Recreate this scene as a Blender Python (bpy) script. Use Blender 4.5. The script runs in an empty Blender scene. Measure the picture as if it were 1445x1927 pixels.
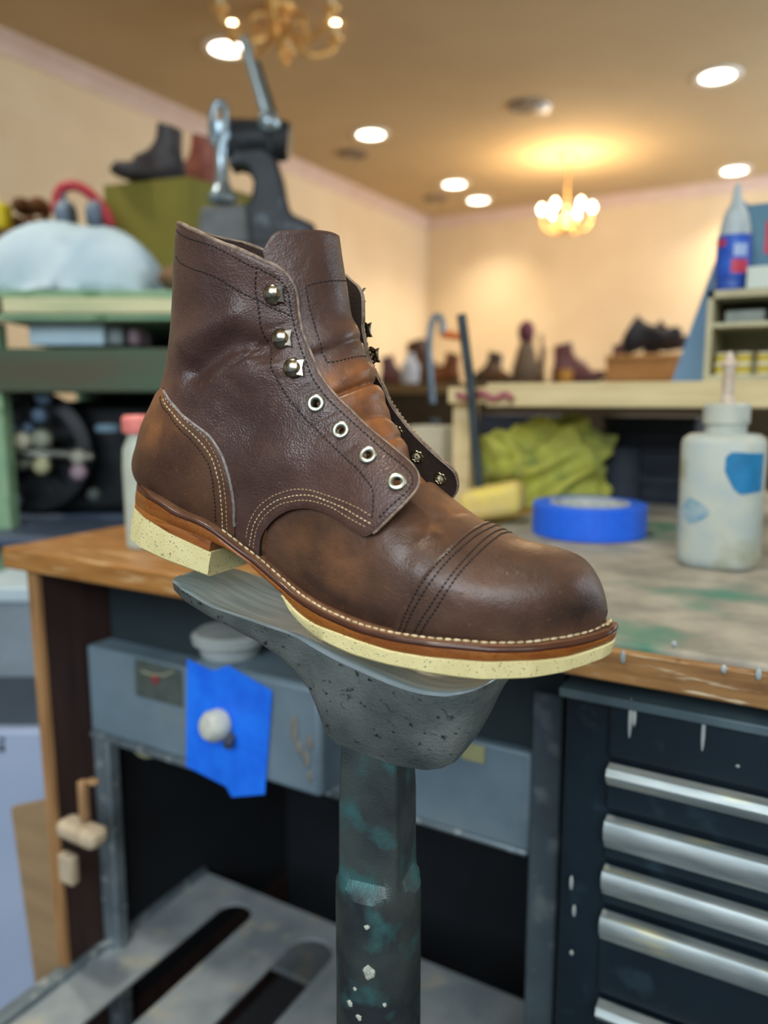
import bpy, bmesh, math, random
import numpy as np
from mathutils import Vector, Matrix
from mathutils.geometry import delaunay_2d_cdt
random.seed(7)
SC = bpy.context.scene
COL = SC.collection
R = math.radians
# ------------------------------------------------------------------ camera, world, daylight, exposure
EYE = np.array([0.0, 0.0, 1.085]); PITCH = R(8.4); YAW = R(30); FPX = 1450.0; IW, IH = 1445.0, 1927.0
FWD = np.array([-math.sin(YAW)*math.cos(PITCH), math.cos(YAW)*math.cos(PITCH), -math.sin(PITCH)])
RGT = np.array([math.cos(YAW), math.sin(YAW), 0.0]); UPV = np.cross(RGT, FWD)
HF = np.array([-math.sin(YAW), math.cos(YAW), 0.0])
cam = bpy.data.cameras.new('camera'); camo = bpy.data.objects.new('camera', cam); COL.objects.link(camo)
camo.location = EYE; camo.rotation_euler = (R(90)-PITCH, 0, YAW)
cam.sensor_fit = 'HORIZONTAL'; cam.sensor_width = 36.0; cam.lens = 36.0*FPX/IW; cam.clip_start = 0.02
cam.dof.use_dof = True; cam.dof.focus_distance = 0.42; cam.dof.aperture_fstop = 36.0/6.5
SC.camera = camo
SC.view_settings.view_transform = 'Standard'; SC.view_settings.look = 'None'
SC.view_settings.gamma = 1.0; SC.view_settings.use_curve_mapping = False
SC.view_settings.exposure = 0.0
wd = bpy.data.worlds.new('sky'); SC.world = wd; wd.use_nodes = True
wd.node_tree.nodes['Background'].inputs[0].default_value = (0.75, 0.88, 1.0, 1)
wd.node_tree.nodes['Background'].inputs[1].default_value = 0.30
def area(name, loc, target, sx, sy, power, color):
    l = bpy.data.lights.new(name, 'AREA'); l.shape = 'RECTANGLE'; l.size = sx; l.size_y = sy; l.energy = power; l.color = color
    o = bpy.data.objects.new(name, l); COL.objects.link(o); o.location = loc
    o.rotation_euler = (Vector(target)-Vector(loc)).to_track_quat('-Z', 'Y').to_euler(); return o
area('shopfront_daylight', (0.5, -1.9, 2.15), (-0.2, 0.5, 1.0), 2.3, 1.1, 78, (0.86, 0.93, 1.0))
area('window_daylight', (2.3, 2.6, 1.75), (-0.6, 1.6, 1.0), 2.2, 1.3, 34, (0.80, 0.90, 1.0))
area('far_window_daylight', (2.2, 5.2, 1.75), (-0.4, 6.5, 2.55), 1.6, 1.2, 150, (0.66, 0.80, 1.0))
def spot(name, loc, power, color, angle=120, r=0.05, blend=0.6, parent=None):
    l = bpy.data.lights.new(name, 'SPOT'); l.energy = power; l.color = color; l.spot_size = R(angle); l.spot_blend = blend; l.shadow_soft_size = r
    o = bpy.data.objects.new(name, l); COL.objects.link(o); o.location = loc
    if parent: o.parent = parent
    return o
def point(name, loc, power, color, r=0.03, parent=None):
    l = bpy.data.lights.new(name, 'POINT'); l.energy = power; l.color = color; l.shadow_soft_size = r
    o = bpy.data.objects.new(name, l); COL.objects.link(o); o.location = loc
    if parent: o.parent = parent
    return o
# ------------------------------------------------------------------ where a sight line meets a plane or a distance
def sight(px, py): return FWD + ((px-IW/2)/FPX)*RGT - ((py-IH/2)/FPX)*UPV
def at(px, py, d): return EYE + sight(px, py)*d
def onz(px, py, z): s = sight(px, py); return EYE + s*((z-EYE[2])/s[2])
def ony(px, py, y): s = sight(px, py); return EYE + s*((y-EYE[1])/s[1])
# ------------------------------------------------------------------ materials
def lin(c):
    if isinstance(c, str): c = tuple(int(c[i:i+2], 16)/255 for i in (0, 2, 4))
    return tuple((x/12.92 if x <= .04045 else ((x+.055)/1.055)**2.4) for x in c)+(1.0,)
MATS = {}
def mat(name, c1, c2=None, rough=.6, metal=0., scale=20., detail=5., lo=.35, hi=.65, bump=0., bscale=None, stretch=None, emit=None, estr=0., coat=0., trans=0., alpha=1., c3=None, s3=None, lo3=.58, hi3=.66, rvar=0., spec=.5, ior=1.45):
    if name in MATS: return MATS[name]
    m = bpy.data.materials.new(name); m.use_nodes = True; nt = m.node_tree; N = nt.nodes; L = nt.links
    b = N['Principled BSDF']; b.inputs['Roughness'].default_value = rough; b.inputs['Metallic'].default_value = metal
    b.inputs['Base Color'].default_value = lin(c1); b.inputs['Coat Weight'].default_value = coat; b.inputs['Coat Roughness'].default_value = .25
    b.inputs['Transmission Weight'].default_value = trans; b.inputs['Alpha'].default_value = alpha; b.inputs['IOR'].default_value = ior
    b.inputs['Specular IOR Level'].default_value = spec
    if emit: b.inputs['Emission Color'].default_value = lin(emit); b.inputs['Emission Strength'].default_value = estr
    tc = N.new('ShaderNodeTexCoord'); src = tc.outputs['Object']
    if stretch:
        mp = N.new('ShaderNodeMapping'); mp.inputs['Scale'].default_value = stretch; L.new(src, mp.inputs[0]); src = mp.outputs[0]
    def noise(s, d=5.):
        n = N.new('ShaderNodeTexNoise'); n.inputs['Scale'].default_value = s; n.inputs['Detail'].default_value = d; L.new(src, n.inputs['Vector']); return n
    def ramp(o, a, z):
        r = N.new('ShaderNodeMapRange'); r.inputs[1].default_value = a; r.inputs[2].default_value = z; L.new(o, r.inputs[0]); return r
    last = None
    if c2:
        n = noise(scale, detail); r = ramp(n.outputs[0], lo, hi)
        mx = N.new('ShaderNodeMix'); mx.data_type = 'RGBA'; mx.inputs[6].default_value = lin(c1); mx.inputs[7].default_value = lin(c2)
        L.new(r.outputs[0], mx.inputs[0]); last = mx.outputs[2]
        if rvar:
            rr = N.new('ShaderNodeMapRange'); rr.inputs[3].default_value = rough-rvar; rr.inputs[4].default_value = rough+rvar; L.new(n.outputs[0], rr.inputs[0]); rr.inputs[1].default_value = .3; rr.inputs[2].default_value = .7; L.new(rr.outputs[0], b.inputs['Roughness'])
    if c3:
        n = noise(s3 or scale*3, 3.); r = ramp(n.outputs[0], lo3, hi3)
        mx = N.new('ShaderNodeMix'); mx.data_type = 'RGBA'; mx.inputs[6].default_value = lin(c1); mx.inputs[7].default_value = lin(c3)
        if last: L.new(last, mx.inputs[6])
        L.new(r.outputs[0], mx.inputs[0]); last = mx.outputs[2]
    if last: L.new(last, b.inputs['Base Color'])
    if bump:
        n = noise(bscale or scale, 4.); bp = N.new('ShaderNodeBump'); bp.inputs['Strength'].default_value = bump; bp.inputs['Distance'].default_value = .002; L.new(n.outputs[0], bp.inputs['Height']); L.new(bp.outputs[0], b.inputs['Normal'])
    MATS[name] = m; return m
def leather(name, c1, c2, warm, burn, rough=.46, gs=900., bump=.35, coat=.0):
    """pull-up leather: two browns, rubbed warm patches and polish smudges (vertex colour 'wear'), pebbled grain"""
    m = bpy.data.materials.new(name); m.use_nodes = True; nt = m.node_tree; N = nt.nodes; L = nt.links; b = N['Principled BSDF']
    tc = N.new('ShaderNodeTexCoord'); O = tc.outputs['Object']
    def noise(s, d=4.):
        n = N.new('ShaderNodeTexNoise'); n.inputs['Scale'].default_value = s; n.inputs['Detail'].default_value = d; L.new(O, n.inputs['Vector']); return n.outputs[0]
    def rng(o, a, z, c=0., d=1.):
        r = N.new('ShaderNodeMapRange'); r.inputs[1].default_value = a; r.inputs[2].default_value = z; r.inputs[3].default_value = c; r.inputs[4].default_value = d; L.new(o, r.inputs[0]); return r.outputs[0]
    def mix(f, a, c):
        x = N.new('ShaderNodeMix'); x.data_type = 'RGBA'
        L.new(f, x.inputs[0])
        for i, s in ((6, a), (7, c)):
            if isinstance(s, str): x.inputs[i].default_value = lin(s)
            else: L.new(s, x.inputs[i])
        return x.outputs[2]
    def math_(op, a, c):
        x = N.new('ShaderNodeMath'); x.operation = op; x.use_clamp = True
        for i, s in enumerate((a, c)):
            if isinstance(s, float): x.inputs[i].default_value = s
            else: L.new(s, x.inputs[i])
        return x.outputs[0]
    at_ = N.new('ShaderNodeAttribute'); at_.attribute_name = 'wear'; sp = N.new('ShaderNodeSeparateColor'); L.new(at_.outputs['Color'], sp.inputs[0])
    big = noise(26., 6.); fine = noise(420., 3.)
    base = mix(rng(big, .36, .64), c1, c2)
    base = mix(math_('MULTIPLY', sp.outputs[0], rng(noise(70., 6.), .32, .62, .15, 1.)), base, warm)
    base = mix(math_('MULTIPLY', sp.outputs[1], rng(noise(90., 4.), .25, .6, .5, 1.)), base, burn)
    base = mix(rng(fine, .60, .78, 0., .35), base, warm)
    L.new(base, b.inputs['Base Color'])
    L.new(rng(noise(70., 5.), .3, .7, rough-.10, rough+.10), b.inputs['Roughness'])
    b.inputs['Coat Weight'].default_value = coat; b.inputs['Coat Roughness'].default_value = .3
    vo = N.new('ShaderNodeTexVoronoi'); vo.feature = 'SMOOTH_F1'; vo.inputs['Scale'].default_value = gs; L.new(O, vo.inputs['Vector'])
    b1 = N.new('ShaderNodeBump'); b1.inputs['Strength'].default_value = bump; b1.inputs['Distance'].default_value = .0007; L.new(vo.outputs['Distance'], b1.inputs['Height'])
    b2 = N.new('ShaderNodeBump'); b2.inputs['Strength'].default_value = .35; b2.inputs['Distance'].default_value = .0012; L.new(noise(170., 6.), b2.inputs['Height']); L.new(b1.outputs[0], b2.inputs['Normal'])
    L.new(b2.outputs[0], b.inputs['Normal'])
    MATS[name] = m; return m
# ------------------------------------------------------------------ mesh collecting
class MB:
    def __init__(s): s.v = []; s.f = []; s.m = []
    def add(s, V, F, mi=0):
        o = len(s.v); s.v += [tuple(map(float, p)) for p in V]; s.f += [tuple(i+o for i in q) for q in F]; s.m += [mi]*len(F); return s
    def box(s, lo, hi, mi=0, M=None):
        x0, y0, z0 = lo; x1, y1, z1 = hi
        V = [(x0,y0,z0),(x1,y0,z0),(x1,y1,z0),(x0,y1,z0),(x0,y0,z1),(x1,y0,z1),(x1,y1,z1),(x0,y1,z1)]
        if M is not None: V = [tuple(M @ Vector(p)) for p in V]
        return s.add(V, [(0,3,2,1),(4,5,6,7),(0,1,5,4),(1,2,6,5),(2,3,7,6),(3,0,4,7)], mi)
    def hexa(s, P, mi=0): return s.add(P, [(0,3,2,1),(4,5,6,7),(0,1,5,4),(1,2,6,5),(2,3,7,6),(3,0,4,7)], mi)
    def rings(s, RR, mi=0, caps=True, closed=True):
        n = len(RR[0]); V = [p for r in RR for p in r]; F = []
        for i in range(len(RR)-1):
            for j in range(n if closed else n-1):
                k = (j+1) % n; F.append((i*n+j, i*n+k, (i+1)*n+k, (i+1)*n+j))
        if caps: F.append(tuple(range(n))[::-1]); F.append(tuple((len(RR)-1)*n+j for j in range(n)))
        return s.add(V, F, mi)
    def lathe(s, prof, c=(0,0,0), n=32, axis=None, mi=0):
        """prof: (radius, height) along axis from c"""
        ax = Vector(axis or (0,0,1)).normalized(); u = ax.orthogonal().normalized(); w = ax.cross(u); c = Vector(c)
        RR = [[c+ax*h+(u*math.cos(2*math.pi*j/n)+w*math.sin(2*math.pi*j/n))*max(r,1e-5) for j in range(n)] for r, h in prof]
        return s.rings(RR, mi)
    def tube(s, path, r, n=12, mi=0, caps=True):
        P = [Vector(p) for p in path]; m = len(P); rr = r if isinstance(r, (list, tuple)) else [r]*m
        T = [(P[min(i+1,m-1)]-P[max(i-1,0)]).normalized() for i in range(m)]
        u = T[0].orthogonal().normalized(); RR = []
        for i in range(m):
            u = (u-T[i]*u.dot(T[i])).normalized(); w = T[i].cross(u)
            RR.append([P[i]+(u*math.cos(2*math.pi*j/n)+w*math.sin(2*math.pi*j/n))*rr[i] for j in range(n)])
        return s.rings(RR, mi, caps)
    def ball(s, c, r, n=20, k=12, mi=0):
        r = r if isinstance(r, (tuple, list)) else (r, r, r)
        RR = [[(c[0]+r[0]*math.sin(math.pi*i/k)*math.cos(2*math.pi*j/n), c[1]+r[1]*math.sin(math.pi*i/k)*math.sin(2*math.pi*j/n), c[2]+r[2]*math.cos(math.pi*i/k)) for j in range(n)] for i in range(1, k)]
        RR = [[(c[0],c[1],c[2]+r[2])]*n]+RR+[[(c[0],c[1],c[2]-r[2])]*n]
        return s.rings(RR, mi, False)
    def prism(s, poly, h0, h1, frame, mi=0):
        """poly in the plane frame=(origin,u,w), extruded along n=u x w from h0 to h1"""
        o, u, w = [Vector(q) for q in frame]; n = u.cross(w)
        A = [o+u*a+w*b+n*h0 for a, b in poly]; B = [o+u*a+w*b+n*h1 for a, b in poly]
        return s.rings([A, B], mi)
    def build(s, name, mats, parent=None, smooth=35, bevel=0., bseg=2, offset=None):
        me = bpy.data.meshes.new(name)
        V = np.array(s.v, float)
        if offset is not None: V = V-np.array(offset, float)
        me.from_pydata(V.tolist(), [], s.f)
        for m in (mats if isinstance(mats, (list, tuple)) else [mats]): me.materials.append(m)
        me.polygons.foreach_set('material_index', s.m)
        bm = bmesh.new(); bm.from_mesh(me); bmesh.ops.remove_doubles(bm, verts=bm.verts, dist=1e-6); bmesh.ops.recalc_face_normals(bm, faces=bm.faces); bm.to_mesh(me); bm.free()
        if smooth:
            me.polygons.foreach_set('use_smooth', [True]*len(me.polygons)); me.set_sharp_from_angle(angle=R(smooth))
        o = bpy.data.objects.new(name, me); COL.objects.link(o)
        if bevel:
            md = o.modifiers.new('edge', 'BEVEL'); md.width = bevel; md.segments = bseg; md.limit_method = 'ANGLE'; md.angle_limit = R(40)
        if parent is not None: o.parent = parent
        return o
def tag(o, label, cat, group=None, kind=None):
    o['label'] = label; o['category'] = cat
    if group: o['group'] = group
    if kind: o['kind'] = kind
    return o
def thing(name, label, cat, loc=(0,0,0), rotz=0., group=None):
    o = bpy.data.objects.new(name, None); o.empty_display_size = .05; COL.objects.link(o); o.location = Vector(loc); o.rotation_euler = (0, 0, rotz)
    return tag(o, label, cat, group)
def struct(o): o['kind'] = 'structure'; return o
def copy_tree(root, loc=None, label=None, rot=None, scale=None):
    r = root.copy(); COL.objects.link(r)
    if loc is not None: r.location = Vector(loc)
    if rot is not None: r.rotation_euler = rot
    if scale is not None: r.scale = (scale,)*3
    if label: r['label'] = label
    for ch in root.children:
        c = ch.copy(); COL.objects.link(c); c.parent = r
        for g in ch.children: d = g.copy(); COL.objects.link(d); d.parent = c
    return r
V3 = lambda *a: np.array(a, float)
ZUP = V3(0, 0, 1)
# ------------------------------------------------------------------ the room
plaster = mat('wall_plaster', 'dec8a4', 'd7c09b', .85, scale=3., bump=.05, bscale=120)
ceil_m = mat('ceiling_paint', 'c6ad84', 'bfa67e', .9, scale=2.)
floor_m = mat('floor_concrete', '4a4c4f', '3a3b3d', .7, scale=6., bump=.1, bscale=60)
trim_m = mat('trim_paint', 'd9bfae', 'd2b6a4', .6, scale=8.)
WX, WY, CZ = -3.43, 6.75, 2.735
struct(MB().box((WX-.1, -3.2, 0), (WX, WY+.1, CZ)).build('wall_left', plaster))
struct(MB().box((WX, WY, 0), (2.7, WY+.1, CZ)).build('wall_back', plaster))
struct(MB().box((WX-.1, -3.2, CZ), (2.8, WY+.1, CZ+.1)).build('ceiling', ceil_m))
struct(MB().box((WX-.1, -3.2, -.1), (2.8, WY+.1, 0)).build('floor', floor_m))
w = MB()      # the window side, openings towards the street
for a, b, c, d in ((-3.2, .9, 0, CZ), (.9, WY, 0, .9), (.9, WY, 2.45, CZ), (3.7, 4.3, .9, 2.45), (6.2, WY, .9, 2.45)): w.box((2.7, a, c), (2.8, b, d))
struct(w.build('wall_right', plaster))
glass = mat('window_glass', 'ffffff', rough=.02, trans=1., alpha=.15)
for i, (a, b) in enumerate(((.9, 3.7), (4.3, 6.2))):
    fr = MB()
    for q in ((a, a+.05, .9, 2.45), (b-.05, b, .9, 2.45), (a, b, .9, .95), (a, b, 2.4, 2.45), ((a+b)/2-.02, (a+b)/2+.02, .9, 2.45)): fr.box((2.72, q[0], q[2]), (2.78, q[1], q[3]))
    f = struct(fr.build('window_%d' % (i+1), trim_m))
    MB().box((2.745, a+.05, .95), (2.755, b-.05, 2.4)).build('pane', glass, f)
def crown(name, A, B, inward):
    A, B, n = V3(*A), V3(*B), V3(*inward); prof = [(0, 0), (.075, 0), (.075, -.012), (.05, -.03), (.025, -.05), (.012, -.085), (0, -.085)]
    RR = [[p+n*a+ZUP*b for a, b in prof] for p in (A, B)]
    return struct(MB().rings(RR).build(name, trim_m))
crown('trim_1', (WX, -3.2, CZ), (WX, WY, CZ), (1, 0, 0)); crown('trim_2', (WX, WY, CZ), (2.7, WY, CZ), (0, -1, 0))
struct(MB().box((WX, -3.2, 0), (WX+.015, WY, .1)).build('baseboard_left', trim_m)); struct(MB().box((WX, WY-.015, 0), (2.7, WY, .1)).build('baseboard_back', trim_m))
# ---------------------------------------------------------------- boot geometry, millimetres in the boot's own frame
# x: heel -> toe, y: towards the far side, z: up from the heel's tread
SOLE_X=np.array([2.0,2.5,4.6,8.8,16,30,50,75,105,130,160,185,205,225,250,269,281.5,289,294.5,296.8,297.3])
SOLE_W=np.array([0,6,12,20,28,34.5,36.5,35.5,34,36.5,45.5,51.5,53.5,53,47.5,37,27,17.5,10,4,0])
WELT_X=np.array([2,14,40.8,53.8,66.7,81.8,96.6,115.5,131.5,149.5,173.5,198.6,224.4,247.3,264.4,280.6,292.8,297.3])
WELT_Z=np.array([34.6,34.4,32.6,30.5,30.2,27.5,22.7,17.2,12.4,10.2,11.0,14.2,19.6,24.5,28.2,33.1,37.6,40.5])
def spline(xk,yk,x):
    """natural cubic through the knots"""
    xk=np.asarray(xk,float); yk=np.asarray(yk,float); n=len(xk); h=np.diff(xk)
    A=np.zeros((n,n)); r=np.zeros((n,)+yk.shape[1:])
    A[0,0]=A[-1,-1]=1
    for i in range(1,n-1):
        A[i,i-1]=h[i-1]; A[i,i]=2*(h[i-1]+h[i]); A[i,i+1]=h[i]
        r[i]=3*((yk[i+1]-yk[i])/h[i]-(yk[i]-yk[i-1])/h[i-1])
    c=np.linalg.solve(A,r)
    i=np.clip(np.searchsorted(xk,x,side='right')-1,0,n-2)
    dx=np.asarray(x)-xk[i]
    hi=h[i]
    if yk.ndim>1: dx=dx[...,None]; hi=hi[...,None]
    b=(yk[i+1]-yk[i])/hi-hi*(2*c[i]+c[i+1])/3
    d=(c[i+1]-c[i])/(3*hi)
    return yk[i]+dx*(b+dx*(c[i]+dx*d))
def welt_z(x): return spline(WELT_X,WELT_Z,np.clip(x,2,297.3))
def sole_w(x): return np.interp(x,SOLE_X,SOLE_W)
def upper_w(x): return np.maximum(sole_w((x-5.5)/283.5*297.3)*.868,0)
# stations: F x,z | B x,z | half width | centre fraction from B | front exponent | back exponent
QUARTER=np.array([
 (203,87, 205,6,  46.5,.43,2.3,3.8),
 (187,95, 182,2,  45.0,.43,2.6,3.7),
 (171,103,158,0,  41.5,.43,2.7,3.6),
 (157,112,130,3,  36.0,.43,2.7,3.4),
 (146,121,100,12, 32.5,.43,2.7,3.2),
 (138,129, 66,19, 32.0,.43,2.7,3.0),
 (131,138, 36,21, 32.5,.44,2.7,2.8),
 (125,147,  5,32, 33.5,.45,2.7,2.6),
 (120,156, 1.3,47, 33.5,.47,2.6,2.5),
 (117,164,  2.8,61, 33.5,.48,2.6,2.35),
 (115,172,  8,77, 33.0,.5,2.6,2.25),
 (113,180, 11.5,91, 33.5,.5,2.6,2.2),
 (112,188, 13.5,106,34.5,.5,2.6,2.2),
 (111,197, 13.8,130,36.5,.5,2.6,2.2),
 (110,206, 11.5,160,38.5,.5,2.6,2.2),
 (109,216, 9.5,192,40.0,.5,2.6,2.2)],float)
QUARTER_FAR=QUARTER.copy()                     # the far half is spread open a little more
QUARTER_FAR[:,0]+=np.interp(np.arange(len(QUARTER)),[3,7,10,13,15],[0,2,3,3,3])
QUARTER_FAR[:,6]=np.interp(np.arange(len(QUARTER)),[1,4,15],[2.8,4.5,5.0])
def _vamp():
    tipx=289.0; rows=[(tipx,44.3,tipx,42.3,1.2,.5,2.0,2.0)]
    top=np.array([(105,112),(120,106),(140,100),(160,92),(172,85.5),(183,80),(195,74.5),(209,69),(222,65.5),(233,63.3),(243,63),(253,64.3),(263,65),(271,64),(278,59.8),(283,54.5),(286.5,49),(288.3,45.3),(289,44.3)],float)
    for x in (288.3,286.5,283,278,271,262,250,236,220,203,187,171,157,142,126,110):
        z0=welt_z(x)-9 if x<286 else 44-(44-welt_z(285)+9)*np.sqrt(max(0,(289-x)/4.0))**1.0
        rows.append((x,np.interp(x,top[:,0],top[:,1]),x,z0,max(upper_w(x),2),.42,2.25,3.8))
    return np.array(rows,float)
VAMP=_vamp()
class Loft:
    def __init__(s,st): s.st=st; s.n=len(st); s.k=np.arange(s.n,dtype=float)
    def __call__(s,t,v):
        t=np.asarray(t,float); v=np.asarray(v,float)
        S=spline(s.k,s.st,np.clip(t,0,s.n-1))
        th=np.pi*v; cs=np.cos(th); sn=np.sin(th)
        m=np.clip(cs*.5+.5,0,1); m=m*m*(3-2*m)
        n=S[...,7]+(S[...,6]-S[...,7])*m
        r=(np.abs(cs)**n+np.abs(sn)**n)**(-1/n)
        a=r*cs; b=r*sn
        F=S[...,0:2]; B=S[...,2:4]; C=B+(F-B)*S[...,5:6]
        XZ=C+np.where((a>0)[...,None],(F-C)*a[...,None],(B-C)*(-a)[...,None])
        y=-S[...,4]*b
        return np.stack([XZ[...,0],y,XZ[...,1]],-1)
    def normal(s,t,v):
        e=1e-3
        du=s(t+e,v)-s(t-e,v); dv=s(t,v+e)-s(t,v-e)
        n=np.cross(du,dv); n/=np.linalg.norm(n,axis=-1,keepdims=True)+1e-12
        return n

TONGUE_C=np.array([(190,72),(180,80),(170,87.5),(166,94),(159,103),(151.5,110),(141,124),(136.5,129.5),(131,137.5),(125.5,147),(120,154),(115,165),(109.5,178),(102,196.5)],float)
TONGUE_D=np.array([10,11,12,12.5,13,13,13.5,14,14,14,14,14,13,12],float)
TONGUE_W=29.0
class Tongue:
    def __init__(s):
        d=np.r_[0,np.cumsum(np.linalg.norm(np.diff(TONGUE_C,axis=0),axis=1))]; s.d=d; s.n=d[-1]
    def __call__(s,u,q):
        u=np.asarray(u,float); q=np.asarray(q,float)
        c=spline(s.d,TONGUE_C,np.clip(u,0,s.n)); e=.5
        g=spline(s.d,TONGUE_C,np.clip(u+e,0,s.n))-spline(s.d,TONGUE_C,np.clip(u-e,0,s.n)); g=g/(np.linalg.norm(g,axis=-1,keepdims=True)+1e-9)
        nx,nz=g[...,1],-g[...,0]          # forward and up
        D=np.interp(u,s.d,TONGUE_D)
        f=np.zeros_like(u+q)
        for u0,sg,a,sl in TONGUE_FOLD:
            f=f+a*np.exp(-((u-u0-sl*q)/sg)**2)
        near=np.interp(u,[0,60,95,115,155],[1.5,1.5,1.5,1.75,2.15])      # the near edge tucks in behind the near quarter
        k=f-D*q*q*np.where(q<0,near,1.)
        w=np.where(q<0,np.interp(u,[0,90,110,155],[25.,25.,28.,34.]),TONGUE_W)
        return np.stack([c[...,0]+nx*k,w*q+0*u,c[...,1]+nz*k],-1)
    def normal(s,u,q):
        e=1e-2
        n=np.cross(s(u+e,q)-s(u-e,q),s(u,q+e/20)-s(u,q-e/20)); n=-n/(np.linalg.norm(n,axis=-1,keepdims=True)+1e-12)
        return n
TONGUE_FOLD=[(73,1.6,-2.6,3),(80,4.5,2.6,4),(66,4.5,1.8,2),(53,2.0,-1.2,-3),(59,3,.8,-2),(40,1.6,-1.0,2),(34,3,.8,0),(97,2.4,-1.3,6),(104,5,.8,5)]
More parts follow.
